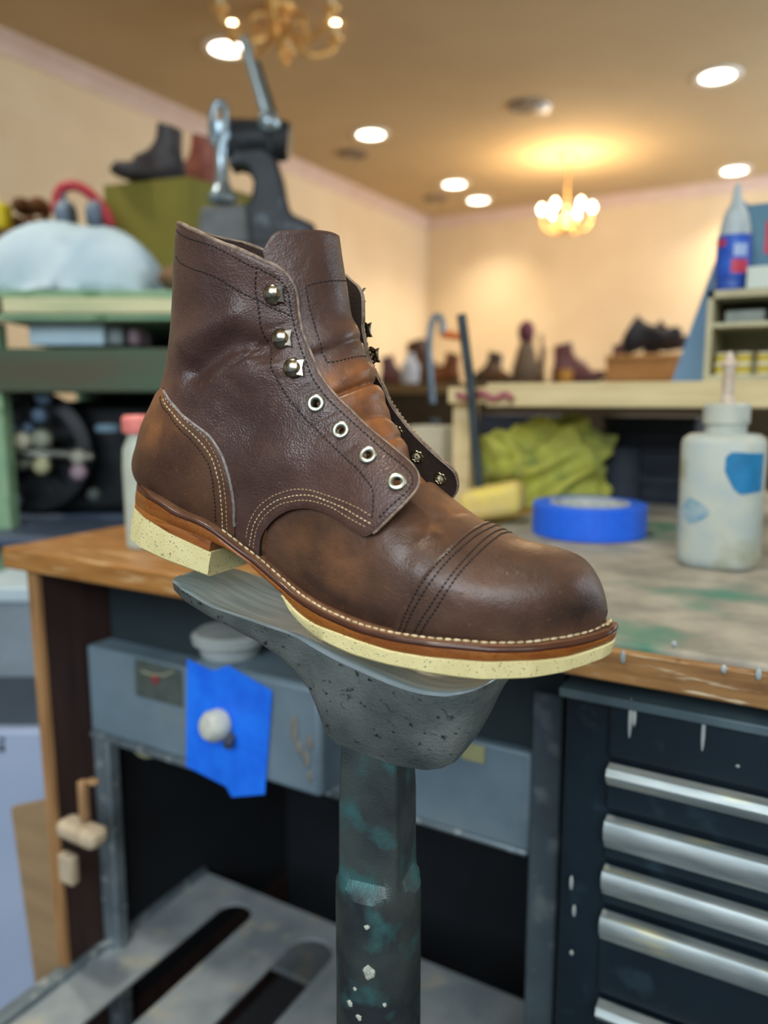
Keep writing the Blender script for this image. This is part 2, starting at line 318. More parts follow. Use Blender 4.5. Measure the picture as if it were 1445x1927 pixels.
# seam lines, eyelets and hooks on the boot, in its surface coordinates (station, turn)
FEAT = {
    'facing': [(13.309, 0.4258), (12.983, 0.39), (12.599, 0.3541), (12.264, 0.3258), (11.915, 0.3054), (11.366, 0.2823), (10.578, 0.2635), (9.766, 0.2511), (8.798, 0.2402), (7.81, 0.2341), (7.107, 0.2282), (6.428, 0.2297), (5.734, 0.2347), (4.529, 0.229), (3.794, 0.2186), (2.956, 0.2031), (2.24, 0.1863), (1.68, 0.177), (1.22, 0.1745), (0.944, 0.1828), (0.783, 0.1987), (0.695, 0.2212), (0.685, 0.251), (0.782, 0.2964), (0.955, 0.3436), (1.156, 0.3891), (1.273, 0.4094)],
    'collar': [(14.661, 0.7632), (14.409, 0.6501), (14.069, 0.5621), (13.567, 0.4637), (13.293, 0.4258)],
    'arch': [(1.273, 0.4094), (1.396, 0.424), (1.54, 0.4332), (1.781, 0.4325), (1.944, 0.4363), (2.177, 0.436), (2.492, 0.4409), (2.77, 0.4484), (3.041, 0.4611), (3.277, 0.4757), (3.504, 0.4966), (3.656, 0.5196), (3.753, 0.5395), (3.847, 0.567), (3.903, 0.5905), (3.94, 0.6144), (3.961, 0.6371), (3.968, 0.6607), (3.96, 0.6781), (3.906, 0.7137), (3.847, 0.7564)],
    'counter': [(10.352, 0.7343), (9.689, 0.676), (9.027, 0.6235), (7.864, 0.5618), (7.096, 0.5151), (6.632, 0.4972), (6.304, 0.4975), (5.917, 0.5122), (5.445, 0.5452), (5.06, 0.585), (4.738, 0.6357), (4.514, 0.6949), (4.41, 0.754)],
    'crow1': [(9.163, 0.6454), (8.909, 0.631), (7.985, 0.5835), (7.147, 0.538), (6.717, 0.524), (6.367, 0.5248), (6.013, 0.5379), (5.654, 0.566), (5.281, 0.6039), (4.973, 0.6537), (4.807, 0.6909), (4.687, 0.7374)],
    'crow2': [(9.112, 0.6336), (8.573, 0.6022), (7.533, 0.5432), (6.844, 0.5085), (6.436, 0.5064), (6.096, 0.5194), (5.721, 0.5433), (5.34, 0.5785), (4.962, 0.6303), (4.705, 0.6895), (4.575, 0.7374)],
    'crow3': [(9.454, 0.6727), (8.162, 0.6026), (7.034, 0.5474), (6.504, 0.5396), (6.073, 0.5523), (5.781, 0.5739), (5.505, 0.6039), (5.122, 0.6605), (4.899, 0.7154)],
    'arow1': [(4.218, 0.7106), (4.296, 0.6569), (4.319, 0.6203), (4.302, 0.5756), (4.151, 0.5163), (3.899, 0.4741), (3.484, 0.4383), (2.955, 0.4116), (2.391, 0.3895), (1.877, 0.3766), (1.423, 0.3726)],
    'arow2': [(4.104, 0.7339), (4.133, 0.6984), (4.205, 0.6401), (4.178, 0.5807), (4.022, 0.5211), (3.749, 0.479), (3.319, 0.4418), (2.809, 0.4187), (2.271, 0.4012), (1.791, 0.3941), (1.419, 0.3903)],
    'arow3': [(4.004, 0.7298), (4.063, 0.6861), (4.117, 0.6375), (4.074, 0.5823), (3.904, 0.5235), (3.603, 0.4808), (3.185, 0.4479), (2.647, 0.4234), (2.048, 0.4127), (1.537, 0.4056)],
    'top1': [(14.536, 0.7535), (13.917, 0.5611), (13.34, 0.4632), (12.659, 0.3908), (12.411, 0.3665), (11.772, 0.3235), (11.035, 0.2937), (10.364, 0.2806), (9.806, 0.273)],
    'top2': [(14.039, 0.7413), (13.235, 0.5584), (12.426, 0.4595), (11.264, 0.381), (10.19, 0.3299), (9.572, 0.2926), (8.948, 0.2602)],
    'stay': [(12.483, 0.38), (11.906, 0.3804), (10.982, 0.3689), (9.907, 0.3546), (8.542, 0.3271), (7.505, 0.3124), (6.538, 0.3144), (5.866, 0.3202), (5.219, 0.3215), (4.646, 0.3225), (3.871, 0.3203), (3.055, 0.3114), (2.444, 0.305), (2.006, 0.3086), (1.706, 0.3192), (1.507, 0.3494), (1.412, 0.375)],
    'edge': [(9.806, 0.273), (8.935, 0.259), (8.183, 0.2517), (7.326, 0.2458), (6.596, 0.2463), (5.933, 0.2528), (5.266, 0.2541), (4.319, 0.2502), (3.591, 0.2396), (2.746, 0.2235), (1.93, 0.2138), (1.382, 0.2077), (1.073, 0.2078), (0.92, 0.22), (0.845, 0.2339), (0.855, 0.2662), (1.019, 0.3129), (1.244, 0.3677)],
    'eyelets': [(4.95, 0.2822), (3.605, 0.277), (2.367, 0.2604), (1.217, 0.2597)],
    'hooks': [(10.768, 0.3218), (8.056, 0.2859), (6.572, 0.276)],
    'cap': [(10.185, 0.7035), (10.072, 0.6385), (9.928, 0.542), (9.738, 0.4492), (9.565, 0.3775), (9.354, 0.2806), (9.24, 0.1951), (9.163, 0.0815), (9.145, -0.0219)],
    'row1': [(9.966, 0.6908), (9.888, 0.6531), (9.679, 0.4786), (9.397, 0.3437), (9.156, 0.2169), (9.042, 0.0508), (9.059, -0.0369)],
    'row2': [(9.794, 0.6883), (9.712, 0.6368), (9.51, 0.4858), (9.227, 0.3481), (8.962, 0.196), (8.845, 0.0379), (8.853, -0.0313)],
    'row3': [(9.498, 0.6865), (9.428, 0.6473), (9.153, 0.4884), (8.877, 0.3466), (8.69, 0.2121), (8.625, 0.0719), (8.627, -0.0461)],
    'row4': [(9.306, 0.6798), (9.24, 0.644), (8.983, 0.4978), (8.72, 0.3455), (8.503, 0.2049), (8.423, 0.0778), (8.442, -0.0493)],
    'tbox': [(132.7, 0.545), (129.6, 0.017), (128.5, -0.411), (127.5, -0.592), (126.5, -0.666), (118.7, -0.672), (109.3, -0.679), (100, -0.746), (91.2, -0.732), (87.6, -0.732), (87.1, -0.512), (87.6, -0.077)],
    'top': [(144.6, -1), (148.2, -0.92), (150.8, -0.686), (151.8, -0.365), (153.4, 0.057), (152.9, 0.224)],
    'right': [(152.9, 0.224), (146.7, 0.258), (133.2, 0.258), (119.2, 0.298), (105.7, 0.117), (101.1, 0.492), (86, 0.084), (78.3, -0.023), (75.7, 0.023), (69.4, 0.01), (62.7, 0.023), (53.4, 0.184), (43, 0.05), (34.2, 0.237), (30.1, 0.525)],
    'far_facing': [(12.45, -0.3203), (11.654, -0.2864), (10.667, -0.2495), (9.766, -0.2255), (8.632, -0.2145), (8.031, -0.2268), (7.197, -0.2255), (6.264, -0.232), (4.809, -0.219), (4.056, -0.241), (3.28, -0.2401), (2.406, -0.2394), (1.652, -0.2355), (1.02, -0.2284), (0.855, -0.2727), (0.866, -0.3129), (0.968, -0.3466)],
    'far_eyelets': [(4.512, -0.2696), (3.333, -0.2859), (2.394, -0.298), (1.475, -0.309)],
}
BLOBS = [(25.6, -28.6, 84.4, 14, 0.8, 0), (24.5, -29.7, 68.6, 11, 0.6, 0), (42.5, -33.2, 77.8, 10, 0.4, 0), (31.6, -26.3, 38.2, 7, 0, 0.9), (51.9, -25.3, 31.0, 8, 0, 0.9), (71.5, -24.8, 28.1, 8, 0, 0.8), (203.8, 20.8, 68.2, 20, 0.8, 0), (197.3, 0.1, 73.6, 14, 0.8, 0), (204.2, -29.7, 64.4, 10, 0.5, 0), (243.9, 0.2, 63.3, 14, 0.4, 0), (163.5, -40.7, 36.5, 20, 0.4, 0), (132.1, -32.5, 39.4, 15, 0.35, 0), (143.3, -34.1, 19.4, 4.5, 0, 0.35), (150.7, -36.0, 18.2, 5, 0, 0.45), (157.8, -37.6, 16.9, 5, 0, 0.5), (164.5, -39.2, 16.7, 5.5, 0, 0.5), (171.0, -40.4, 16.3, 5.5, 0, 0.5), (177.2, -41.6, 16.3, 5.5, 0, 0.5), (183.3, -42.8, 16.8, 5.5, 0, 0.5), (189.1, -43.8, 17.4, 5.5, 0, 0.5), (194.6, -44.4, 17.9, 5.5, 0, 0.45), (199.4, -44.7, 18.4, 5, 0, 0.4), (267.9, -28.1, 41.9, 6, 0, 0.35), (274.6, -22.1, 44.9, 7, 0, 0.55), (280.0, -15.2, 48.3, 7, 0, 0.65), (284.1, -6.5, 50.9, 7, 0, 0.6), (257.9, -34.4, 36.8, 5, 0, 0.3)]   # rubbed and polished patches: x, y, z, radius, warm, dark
CREASE = [([(50.4, -33.1, 108.4), (60.4, -33.2, 118.3), (72.0, -32.9, 128.7), (83.5, -31.9, 131.9), (91.5, -30.5, 131.1)], -5.0, 6.5), ([(41.3, -31.8, 123.8), (54.3, -33.7, 133.1), (71.4, -33.3, 144.2)], 3.4, 8), ([(86.7, -31.9, 117.4), (99.4, -29.8, 123.0)], 2.0, 9), ([(80.0, -32.9, 92.9), (90.7, -32.2, 89.7)], -2.2, 13), ([(98.4, -32.0, 68.2), (116.7, -31.8, 78.3)], 2.4, 12), ([(73.7, -33.0, 125.9), (88.6, -31.1, 130.5), (97.6, -29.3, 130.5)], -0.9, 1.3), ([(77.7, -32.7, 122.3), (92.2, -30.6, 128.2), (99.9, -29.3, 127.0)], -0.8, 1.2), ([(81.5, -32.4, 119.1), (94.6, -30.5, 124.2)], -0.7, 1.2), ([(82.0, -32.1, 133.3), (95.5, -29.5, 133.3)], -0.5, 1.2), ([(125.9, -29.5, 98.3), (136.5, -25.9, 106.9)], -0.5, 1.3), ([(128.4, -29.8, 95.5), (140.4, -26.3, 104.5)], -0.4, 1.2), ([(60.7, -33.4, 82.3), (79.0, -33.0, 98.5)], 0.5, 5), ([(118.7, -27.7, 112.0), (124.6, -25.5, 116.1)], -0.5, 1.2), ([(98.7, -27.9, 144.5), (89.7, -30.6, 140.4)], -0.5, 1.5), ([(73.0, -33.1, 111.6), (87.8, -32.3, 104.8)], -0.5, 2), ([(78.8, -32.6, 124.8), (93.2, -30.2, 130.3)], 0.5, 1.2), ([(84.2, -32.0, 121.7), (99.4, -29.8, 123.0)], 0.5, 1.3), ([(72.0, -33.2, 117.1), (81.9, -32.2, 125.4), (88.1, -31.1, 133.2)], -0.7, 1.3), ([(67.8, -33.4, 111.9), (77.9, -32.7, 121.2)], -0.6, 1.3), ([(86.9, -31.3, 131.5), (96.3, -29.1, 136.3)], -0.6, 1.2), ([(98.8, -29.6, 125.7), (105.2, -27.8, 129.3)], -0.5, 1.2), ([(94.3, -30.9, 119.1), (106.7, -29.0, 117.6)], -0.5, 1.4), ([(132.4, -30.2, 92.9), (144.1, -26.6, 102.7)], -0.45, 1.2), ([(147.6, -32.3, 87.1), (154.1, -30.0, 94.3)], -0.4, 1.3), ([(114.1, -28.4, 112.3), (120.0, -26.4, 117.0)], -0.4, 1.1)]
CREASEV = [([(177.7, -41.5, 56.7), (174.8, -42.9, 46.3), (163.2, -40.7, 37.8)], -0.5, 3), ([(175.8, -42.1, 53.4), (164.8, -41.0, 45.5)], -0.4, 1.5), ([(198.8, -28.5, 66.7), (203.6, -13.5, 70.1), (206.2, 7.4, 70.0)], -0.7, 2.0), ([(205.2, -28.8, 64.5), (209.0, -11.4, 68.6)], -0.5, 1.8), ([(200.3, -35.7, 61.4), (197.7, -43.9, 51.2)], -0.6, 5), ([(193.2, -34.5, 64.5), (199.1, -23.6, 68.8)], 0.6, 3)]
# ------------------------------------------------------------------ the boot
byaw, bpit = R(25.5), R(13.0)
bY = HF*math.cos(byaw)+RGT*math.sin(byaw); bXh = RGT*math.cos(byaw)-HF*math.sin(byaw)
bX = bXh*math.cos(bpit)-ZUP*math.sin(bpit); bZ = ZUP*math.cos(bpit)+bXh*math.sin(bpit)
BOOT_T = V3(-.3799, .3464, 1.0038)
BOOT_M = Matrix([list(r)+[p] for r, p in zip(np.stack([bX, bY, bZ], 1), BOOT_T)]+[[0, 0, 0, 1]])
boot = thing('work_boot', 'brown leather lace-up work boot without laces resting on the iron shoe last', 'boot')
boot.matrix_world = BOOT_M
LQ, LV, LT = Loft(QUARTER), Loft(VAMP), Tongue()
lea_q = leather('leather_quarter', '402d29', '553f38', '7c5238', '181416', .39, 1150., .42)
lea_v = leather('leather_vamp', '433027', '583f31', '8a5c36', '19161a', .41, 1000., .16)
lea_c = leather('leather_counter', '472f25', '5c402f', '925f37', '1a1618', .40, 1000., .2)
lea_t = leather('leather_tongue', '422f2a', '523b33', '8c572d', '1b1617', .39, 1100., .16)
cut_dark = mat('cut_edge_dark', '26211f', '38302b', .7, scale=900)
cut_pale = mat('cut_edge_pale', 'bfb4a2', '8d8173', .75, scale=700)
suede = mat('suede_lining', '3a2a22', '2a1e19', .9, scale=900., bump=.4, bscale=1500)
thread_d = mat('thread_dark', '17120f', rough=.5)
thread_l = mat('thread_tan', 'b59c78', '8a7354', .6, scale=500)
thread_w = mat('thread_cream', 'd8c9a4', 'a08a63', .6, scale=350)
nickel = mat('eyelet_nickel', 'c2c8bc', rough=.33, metal=1.)
hook_m = mat('hook_nickel', 'b9b3a2', '8c8676', .2, 1., scale=300)
brassy = mat('washer_brass', 'cfc69a', rough=.25, metal=1.)
def crease(P, CL):
    d = np.zeros(P.shape[:-1])
    for pl, amp, sg in CL:
        a = np.array(pl, float); best = np.full(P.shape[:-1], 1e9)
        for i in range(len(a)-1):
            e = a[i+1]-a[i]; k = np.clip(((P-a[i])@e)/(e@e), 0, 1); best = np.minimum(best, ((P-a[i]-k[..., None]*e)**2).sum(-1))
        d += amp*np.exp(-best/sg**2)
    return d
def surf(L, T, V, h, CL):
    P = L(T, V); N = L.normal(T, V)
    return P+N*(h+crease(P, CL))[..., None], N
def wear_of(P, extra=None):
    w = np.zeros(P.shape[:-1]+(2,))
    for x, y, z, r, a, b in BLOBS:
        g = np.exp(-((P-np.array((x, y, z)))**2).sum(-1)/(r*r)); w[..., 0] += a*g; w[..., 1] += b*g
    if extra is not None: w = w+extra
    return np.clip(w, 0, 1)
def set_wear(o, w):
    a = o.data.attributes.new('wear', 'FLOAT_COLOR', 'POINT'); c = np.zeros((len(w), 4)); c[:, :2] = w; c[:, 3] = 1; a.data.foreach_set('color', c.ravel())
def inside(poly, p):
    x, y = p[:, 0], p[:, 1]; c = np.zeros(len(p), bool); n = len(poly)
    for i in range(n):
        (x0, y0), (x1, y1) = poly[i], poly[(i+1) % n]
        if y0 == y1: continue
        c ^= ((y0 > y) != (y1 > y)) & (x < (x1-x0)*(y-y0)/(y1-y0)+x0)
    return c
def bdist(poly, p):
    b = np.full(len(p), 1e9); n = len(poly)
    for i in range(n):
        a = poly[i]; e = poly[(i+1) % n]-a; l = e@e
        if l < 1e-9: continue
        k = np.clip(((p-a)@e)/l, 0, 1); b = np.minimum(b, ((p-a-k[:, None]*e)**2).sum(-1))
    return np.sqrt(b)
def dens(poly, step):
    o = []; n = len(poly)
    for i in range(n):
        a, b = np.array(poly[i]), np.array(poly[(i+1) % n]); m = max(1, int(np.linalg.norm(b-a)/step))
        o += [a+(b-a)*j/m for j in range(m)]
    return np.array(o)
def smooth_line(pts, per=6):
    """Catmull-Rom through a polyline"""
    p = np.array(pts, float); p = np.vstack([2*p[0]-p[1], p, 2*p[-1]-p[-2]]); o = []
    for i in range(1, len(p)-2):
        for k in range(per):
            t = k/per; o.append(.5*((2*p[i])+(-p[i-1]+p[i+1])*t+(2*p[i-1]-5*p[i]+4*p[i+1]-p[i+2])*t*t+(-p[i-1]+3*p[i]-3*p[i+1]+p[i+2])*t**3))
    o.append(p[-2]); return np.array(o)
KV = 120.
class Chart:
    """(t, v) of a loft <-> flat coordinates in about millimetres"""
    def __init__(s, L):
        s.tk = np.linspace(0, L.n-1, 400); d = 0
        for v in (.15, .35, .55, .8): q = L(s.tk, np.full(400, v)); d = d+np.linalg.norm(np.diff(q, axis=0), axis=1)/4
        s.sk = np.r_[0, np.cumsum(d)]
    def flat(s, tv): tv = np.array(tv, float); return np.stack([np.interp(tv[:, 0], s.tk, s.sk), tv[:, 1]*KV], 1)
    def back(s, p): return np.interp(p[:, 0], s.sk, s.tk), p[:, 1]/KV
CH = {id(LQ): Chart(LQ), id(LV): Chart(LV)}
def panel(name, L, tv, h, thick, mats, holes=(), CL=(), step=1.6, rnd=.7, extra=None):
    ch = CH[id(L)]; poly = dens(ch.flat(tv), 1.0)
    loops = [poly]
    for t0, v0, r in holes:      # holes: centre and radius in real millimetres
        e = 1e-3; p = lambda a, b: L(np.array(a), np.array(b))
        c = ch.flat([(t0, v0)])[0]
        ls = np.linalg.norm(p(*[q[0] for q in ch.back(np.array([c+(.5, 0)]))])-p(t0, v0))/.5; lv = np.linalg.norm(p(t0, v0+.5/KV)-p(t0, v0))/.5
        loops.append(np.array([c+(r/ls*math.cos(a), r/lv*math.sin(a)) for a in np.linspace(0, 2*math.pi, 24, endpoint=False)]))
    lo, hi = poly.min(0), poly.max(0)
    gx, gy = np.meshgrid(np.arange(lo[0], hi[0], step), np.arange(lo[1], hi[1], step), indexing='ij'); g = np.stack([gx.ravel(), gy.ravel()], 1)
    g[:, 0] += (np.arange(len(g)) % 2)*.013
    ok = inside(poly, g); g = g[ok]; db = bdist(poly, g); g = g[db > 1.7]
    for q in loops[1:]: c = q.mean(0); g = g[((g-c)**2).sum(1) > (np.linalg.norm(q-c, axis=1).max()+.6)**2]
    pts = [poly]
    for ins in (.45, 1.1):
        tg = np.roll(poly, -1, 0)-np.roll(poly, 1, 0); nn = np.stack([-tg[:, 1], tg[:, 0]], 1); nn /= np.linalg.norm(nn, axis=1, keepdims=True)+1e-9
        for sg in (1, -1):
            r = poly+nn*ins*sg; m = inside(poly, r); r = r[m]; r = r[bdist(poly, r) > ins*.85]; pts.append(r)
    pts += loops[1:]
    allp = np.vstack(pts+[g]); E = []; o = 0; n0 = len(poly); E += [(i, (i+1) % n0) for i in range(n0)]
    o = sum(len(q) for q in pts[:5])
    for q in loops[1:]: E += [(o+i, o+(i+1) % len(q)) for i in range(len(q))]; o += len(q)
    res = delaunay_2d_cdt([Vector(p) for p in allp], E, [], 0, 1e-4)
    pv = np.array([tuple(p) for p in res[0]]); F = np.array([f for f in res[2] if len(f) == 3])
    cen = pv[F].mean(1); keep = inside(poly, cen)
    for q in loops[1:]: keep &= ~inside(q, cen)
    F = F[keep]; used = np.unique(F); mp = -np.ones(len(pv), int); mp[used] = np.arange(len(used)); F = mp[F]; pv = pv[used]
    T, V = ch.back(pv); d = bdist(poly, pv)
    for q in loops[1:]: d = np.minimum(d, bdist(q, pv))
    P = L(T, V); N = L.normal(T, V); cr = crease(P, CL)
    A = P+N*(h-rnd*np.exp(-(d/.8)**2)+cr)[:, None]; B = P+N*(h-thick+cr)[:, None]; n = len(pv)
    cnt = {}
    for f in F:
        for a, b in ((f[0], f[1]), (f[1], f[2]), (f[2], f[0])): cnt[(min(a, b), max(a, b))] = cnt.get((min(a, b), max(a, b)), 0)+1
    m = MB(); m.v = [tuple(p) for p in np.vstack([A, B])/1000.]; m.f = [tuple(f) for f in F]; m.m = [0]*len(F)
    m.f += [(f[2]+n, f[1]+n, f[0]+n) for f in F]; m.m += [2]*len(F)
    for (a, b), c in cnt.items():
        if c == 1: m.f.append((a, b, b+n, a+n)); m.m.append(3 if len(mats) > 3 and A[a][2] < 64 else 1)  # low arch edge goes dark: cut leather with the gap's shadow coloured in
    o = m.build(name, mats, boot, smooth=50)
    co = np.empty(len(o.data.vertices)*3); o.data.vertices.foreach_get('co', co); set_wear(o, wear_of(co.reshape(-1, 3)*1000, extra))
    return o
def beads(name, P, N, m, parent, pitch=2.7, length=2.1, r=.36, lift=.12, jit=.1):
    """a row of thread stitches along the 3D line P with surface normals N"""
    s = np.r_[0, np.cumsum(np.linalg.norm(np.diff(P, axis=0), axis=1))]; mb = MB(); k = pitch/2
    while k < s[-1]:
        c = np.array([np.interp(k, s, P[:, i]) for i in range(3)]); n = np.array([np.interp(k, s, N[:, i]) for i in range(3)]); n /= np.linalg.norm(n)
        q = np.array([np.interp(min(k+.5, s[-1]), s, P[:, i])-np.interp(max(k-.5, 0), s, P[:, i]) for i in range(3)]); q /= np.linalg.norm(q)+1e-9
        b = np.cross(n, q); c = c+n*lift; q = q+b*random.uniform(-jit, jit); q /= np.linalg.norm(q); L2 = length/2*random.uniform(.9, 1.06)
        RR = [[c+q*L2*math.cos(a)+(b*math.cos(2*math.pi*j/7)*1.15+n*math.sin(2*math.pi*j/7))*r*max(.02, math.sin(a)**.7) for j in range(7)] for a in np.linspace(.02, math.pi-.02, 6)]
        mb.rings([[p/1000 for p in rr] for rr in RR]); k += pitch
    return mb.build(name, m, parent, smooth=80)
def seam(name, L, tv, h, m, parent, CL=(), mirror=False, **kw):
    q = smooth_line(tv, 8)
    if mirror: q = q*np.array((1, -1))+np.array((0, 2.))
    P, N = surf(L, q[:, 0], q[:, 1], h, CL); return beads(name, P, N, m, parent, **kw)
mir = lambda tv: [(a, 2-b) for a, b in tv]
# quarters: the two ankle halves that carry the eyelets
FT = FEAT
hole_n = [(t, v, 2.3) for t, v in FT['eyelets']]
collar = [(FT['collar'][0][0]+.12, 1.0)]+[tuple(p) for p in FT['collar'][:-1]]
fac = [tuple(p) for p in smooth_line(FT['facing'], 3)]; arc = [tuple(p) for p in smooth_line(FT['arch'], 3)]
bottom = [(4.4, .86), (5.2, .93), (6.3, 1.0)]
qpoly = collar+fac[:-1]+arc+bottom
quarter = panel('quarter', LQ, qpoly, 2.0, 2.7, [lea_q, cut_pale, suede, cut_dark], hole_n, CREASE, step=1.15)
LF = Loft(QUARTER_FAR); CH[id(LF)] = Chart(LF); far_f = [(a, b+2) for a, b in FT['far_facing']]; far_e = [(a, b+2) for a, b in FT['far_eyelets']]
quarter_far = panel('quarter', LF, mir(collar[:-1])+[tuple(p) for p in smooth_line(far_f, 3)]+mir(arc[2:])+mir(bottom), .2, 2.3, [lea_q, cut_pale, suede], [(t, v, 2.3) for t, v in far_e], ())
for nm, kw in (('top1', {}), ('top2', {}), ('stay', {}), ('edge', {})):
    seam('stitching', LQ, FT[nm], 2.0, thread_d, quarter, CREASE, pitch=2.5, length=2.0, r=.42, **kw)
seam('stitching', LQ, FT['arow1'], 2.0, thread_l, quarter, CREASE, pitch=2.5, length=1.8, r=.33)
seam('stitching', LQ, FT['arow2'], 2.0, thread_w, quarter, CREASE, pitch=2.6, length=1.9, r=.36)
seam('stitching', LQ, FT['arow3'], 2.0, thread_l, quarter, CREASE, pitch=2.5, length=1.8, r=.33)
for nm in ('stay', 'arow2'): seam('stitching', LF, FT[nm], .2, thread_d, quarter_far, (), True, pitch=2.5, length=2.0, r=.4)
q = smooth_line(far_f[5:14], 6)+(0, .035); P, N = surf(LF, q[:, 0], q[:, 1], -2.1, ()); beads('stitching', P, -N, thread_l, quarter_far, pitch=2.6, length=1.6, r=.3)
bind = mat('cut_edge_line', '9a8876', '6b5b4e', .6, scale=260)
q = np.vstack([smooth_line(collar, 5), smooth_line(FT['facing'], 5)[1:]]); P, N = surf(LQ, q[:, 0], q[:, 1], .75, CREASE)
MB().tube(P/1000, [.0012 if i < 26 else .0012-.0004*min(1, (i-26)/20) for i in range(len(P))], 8).build('cut_edge', bind, quarter)
q = np.vstack([smooth_line(mir(collar[:-1]), 5), smooth_line(far_f, 5)]); P, N = surf(LF, q[:, 0], q[:, 1], -.95, ())
MB().tube(P/1000, .0009, 8).build('cut_edge', bind, quarter_far)
# backstay strip up the heel
t1 = collar[0][0]
panel('backstay', LQ, [(9.0, .93), (t1-.1, .945), (t1-.05, 1.055), (9.0, 1.07)], 2.9, 1.6, [lea_q, cut_pale, suede], (), (), step=2.)
# heel counter wrapping round the back
cnt_l = [tuple(p) for p in smooth_line(FT['counter'], 3)]; c_lo = [(4.55, .86), (5.4, .95), (6.4, 1.0)]
cpoly = [(10.7, .97)]+cnt_l[1:]+c_lo+[(a, 2-b) for a, b in c_lo[:-1][::-1]]+[(a, 2-b) for a, b in cnt_l[1:][::-1]]+[(10.7, 1.03)]
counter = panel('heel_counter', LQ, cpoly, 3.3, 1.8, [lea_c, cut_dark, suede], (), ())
q = smooth_line(FT['counter'][1:-1], 8); P, N = surf(LQ, q[:, 0], q[:, 1], 2.7, ()); MB().tube(P/1000, .00085, 8).build('counter_lit_edge', mat('lit_edge', '8f8a86', '6a6462', .4, scale=300), counter)  # pale tube: the light on the counter's raised edge, put into the colour
seam('stitching', LQ, FT['crow1'], 3.3, thread_w, counter, pitch=2.6, length=2.0, r=.38)
seam('stitching', LQ, FT['crow2'], 3.3, thread_l, counter, pitch=2.6, length=1.9, r=.3)
seam('stitching', LQ, FT['crow3'], 3.3, thread_d, counter, pitch=2.2, length=1.9, r=.4, jit=.4)
# vamp and toe cap
nV = LV.n-1
vp = [(0.02, -1.0), (0.02, 1.0), (nV-.05, .99), (nV-.05, .30), (13.0, .27), (12.0, .24), (11.5, .19), (11.3, .1), (11.25, 0), (11.3, -.1), (11.5, -.19), (12.0, -.24), (13.0, -.27), (nV-.05, -.30), (nV-.05, -.99)]
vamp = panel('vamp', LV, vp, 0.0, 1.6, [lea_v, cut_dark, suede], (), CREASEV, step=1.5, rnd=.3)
cap_n = [tuple(p) for p in smooth_line(FT['cap'], 3)]
cl = [p for p in cap_n if p[1] > .02]; tc_ = cap_n[-1][0]
cpl = [(cl[0][0], .99)]+cl+[(tc_, 0.)]+[(a, -b) for a, b in cl[::-1]]+[(cl[0][0], -.99), (.02, -.99), (.02, .99)]
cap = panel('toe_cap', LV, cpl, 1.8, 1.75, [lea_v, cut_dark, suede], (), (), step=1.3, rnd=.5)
for nm in ('row1', 'row2', 'row3', 'row4'):
    pts = [p for p in FT[nm] if p[1] > .03]; full = pts+[(FT[nm][-1][0], 0.)]+[(a, -b) for a, b in pts[::-1]]
    seam('stitching', LV, full, 1.8, thread_d, cap, pitch=2.25, length=1.9, r=.44)
# tongue
nu, nq = 220, 60
U = np.linspace(0, LT.n, nu); qr = np.interp(U, [0, 85, 95, 103, 110, 160], [.8, .8, .65, .45, .27, .25])
top_in = lambda q: np.clip((np.abs(q)-.8)/.2, 0, 1)**2*9
Qg = -1+(qr[:, None]+1)*np.linspace(0, 1, nq)[None, :]; Ug = U[:, None]-(U[:, None]/LT.n)**8*top_in(np.where(Qg < 0, Qg, 0))
TP = LT(Ug, Qg); TN = LT.normal(Ug, Qg)
edge = np.minimum(np.linspace(0, 1, nq)[None, :]*50, (1-np.linspace(0, 1, nq))[None, :]*50); edge = np.minimum(edge, (LT.n-U)[:, None])
TA = TP-TN*(.5*np.exp(-(edge/.8)**2))[..., None]; TB = TP-TN*2.1
mt = MB(); idx = lambda i, j, s=0: s*nu*nq+i*nq+j
mt.v = [tuple(p) for p in np.vstack([TA.reshape(-1, 3), TB.reshape(-1, 3)])/1000]
for i in range(nu-1):
    for j in range(nq-1):
        mt.f.append((idx(i, j), idx(i, j+1), idx(i+1, j+1), idx(i+1, j))); mt.m.append(0)
        mt.f.append((idx(i, j, 1), idx(i+1, j, 1), idx(i+1, j+1, 1), idx(i, j+1, 1))); mt.m.append(2)
    for j in (0, nq-1): mt.f.append((idx(i, j), idx(i+1, j), idx(i+1, j, 1), idx(i, j, 1))); mt.m.append(1)
for i in (0, nu-1):
    for j in range(nq-1): mt.f.append((idx(i, j), idx(i, j+1), idx(i, j+1, 1), idx(i, j, 1))); mt.m.append(1)
tongue = mt.build('tongue', [lea_t, cut_pale, suede], boot, smooth=60)
wt = np.zeros((2*nu*nq, 2)); uu = np.r_[Ug.ravel(), Ug.ravel()]; qq = np.r_[Qg.ravel(), Qg.ravel()]
wt[:, 0] = np.clip((92-uu)/14, 0, 1)*.95+.6*np.exp(-((uu-102)/5)**2-((qq-.2)/.4)**2)
set_wear(tongue, wt)
tb = FT['tbox']; seg = [(130.5, .22)]+tb[1:-1]+[(88.5, .3)]
q = np.vstack([smooth_line(seg[:5], 6), smooth_line(seg[4:10], 6)[1:], smooth_line(seg[9:], 6)[1:]]); P = LT(q[:, 0], q[:, 1]); N = LT.normal(q[:, 0], q[:, 1]); beads('stitching', P, N, thread_d, tongue, pitch=2.3, length=1.8, r=.36)
for u0 in (20., 25.):
    q = np.stack([np.full(30, u0), np.linspace(-.5, .75, 30)], 1); beads('stitching', LT(q[:, 0], q[:, 1]), LT.normal(q[:, 0], q[:, 1]), thread_d, tongue, pitch=2.2, length=1.8, r=.36)
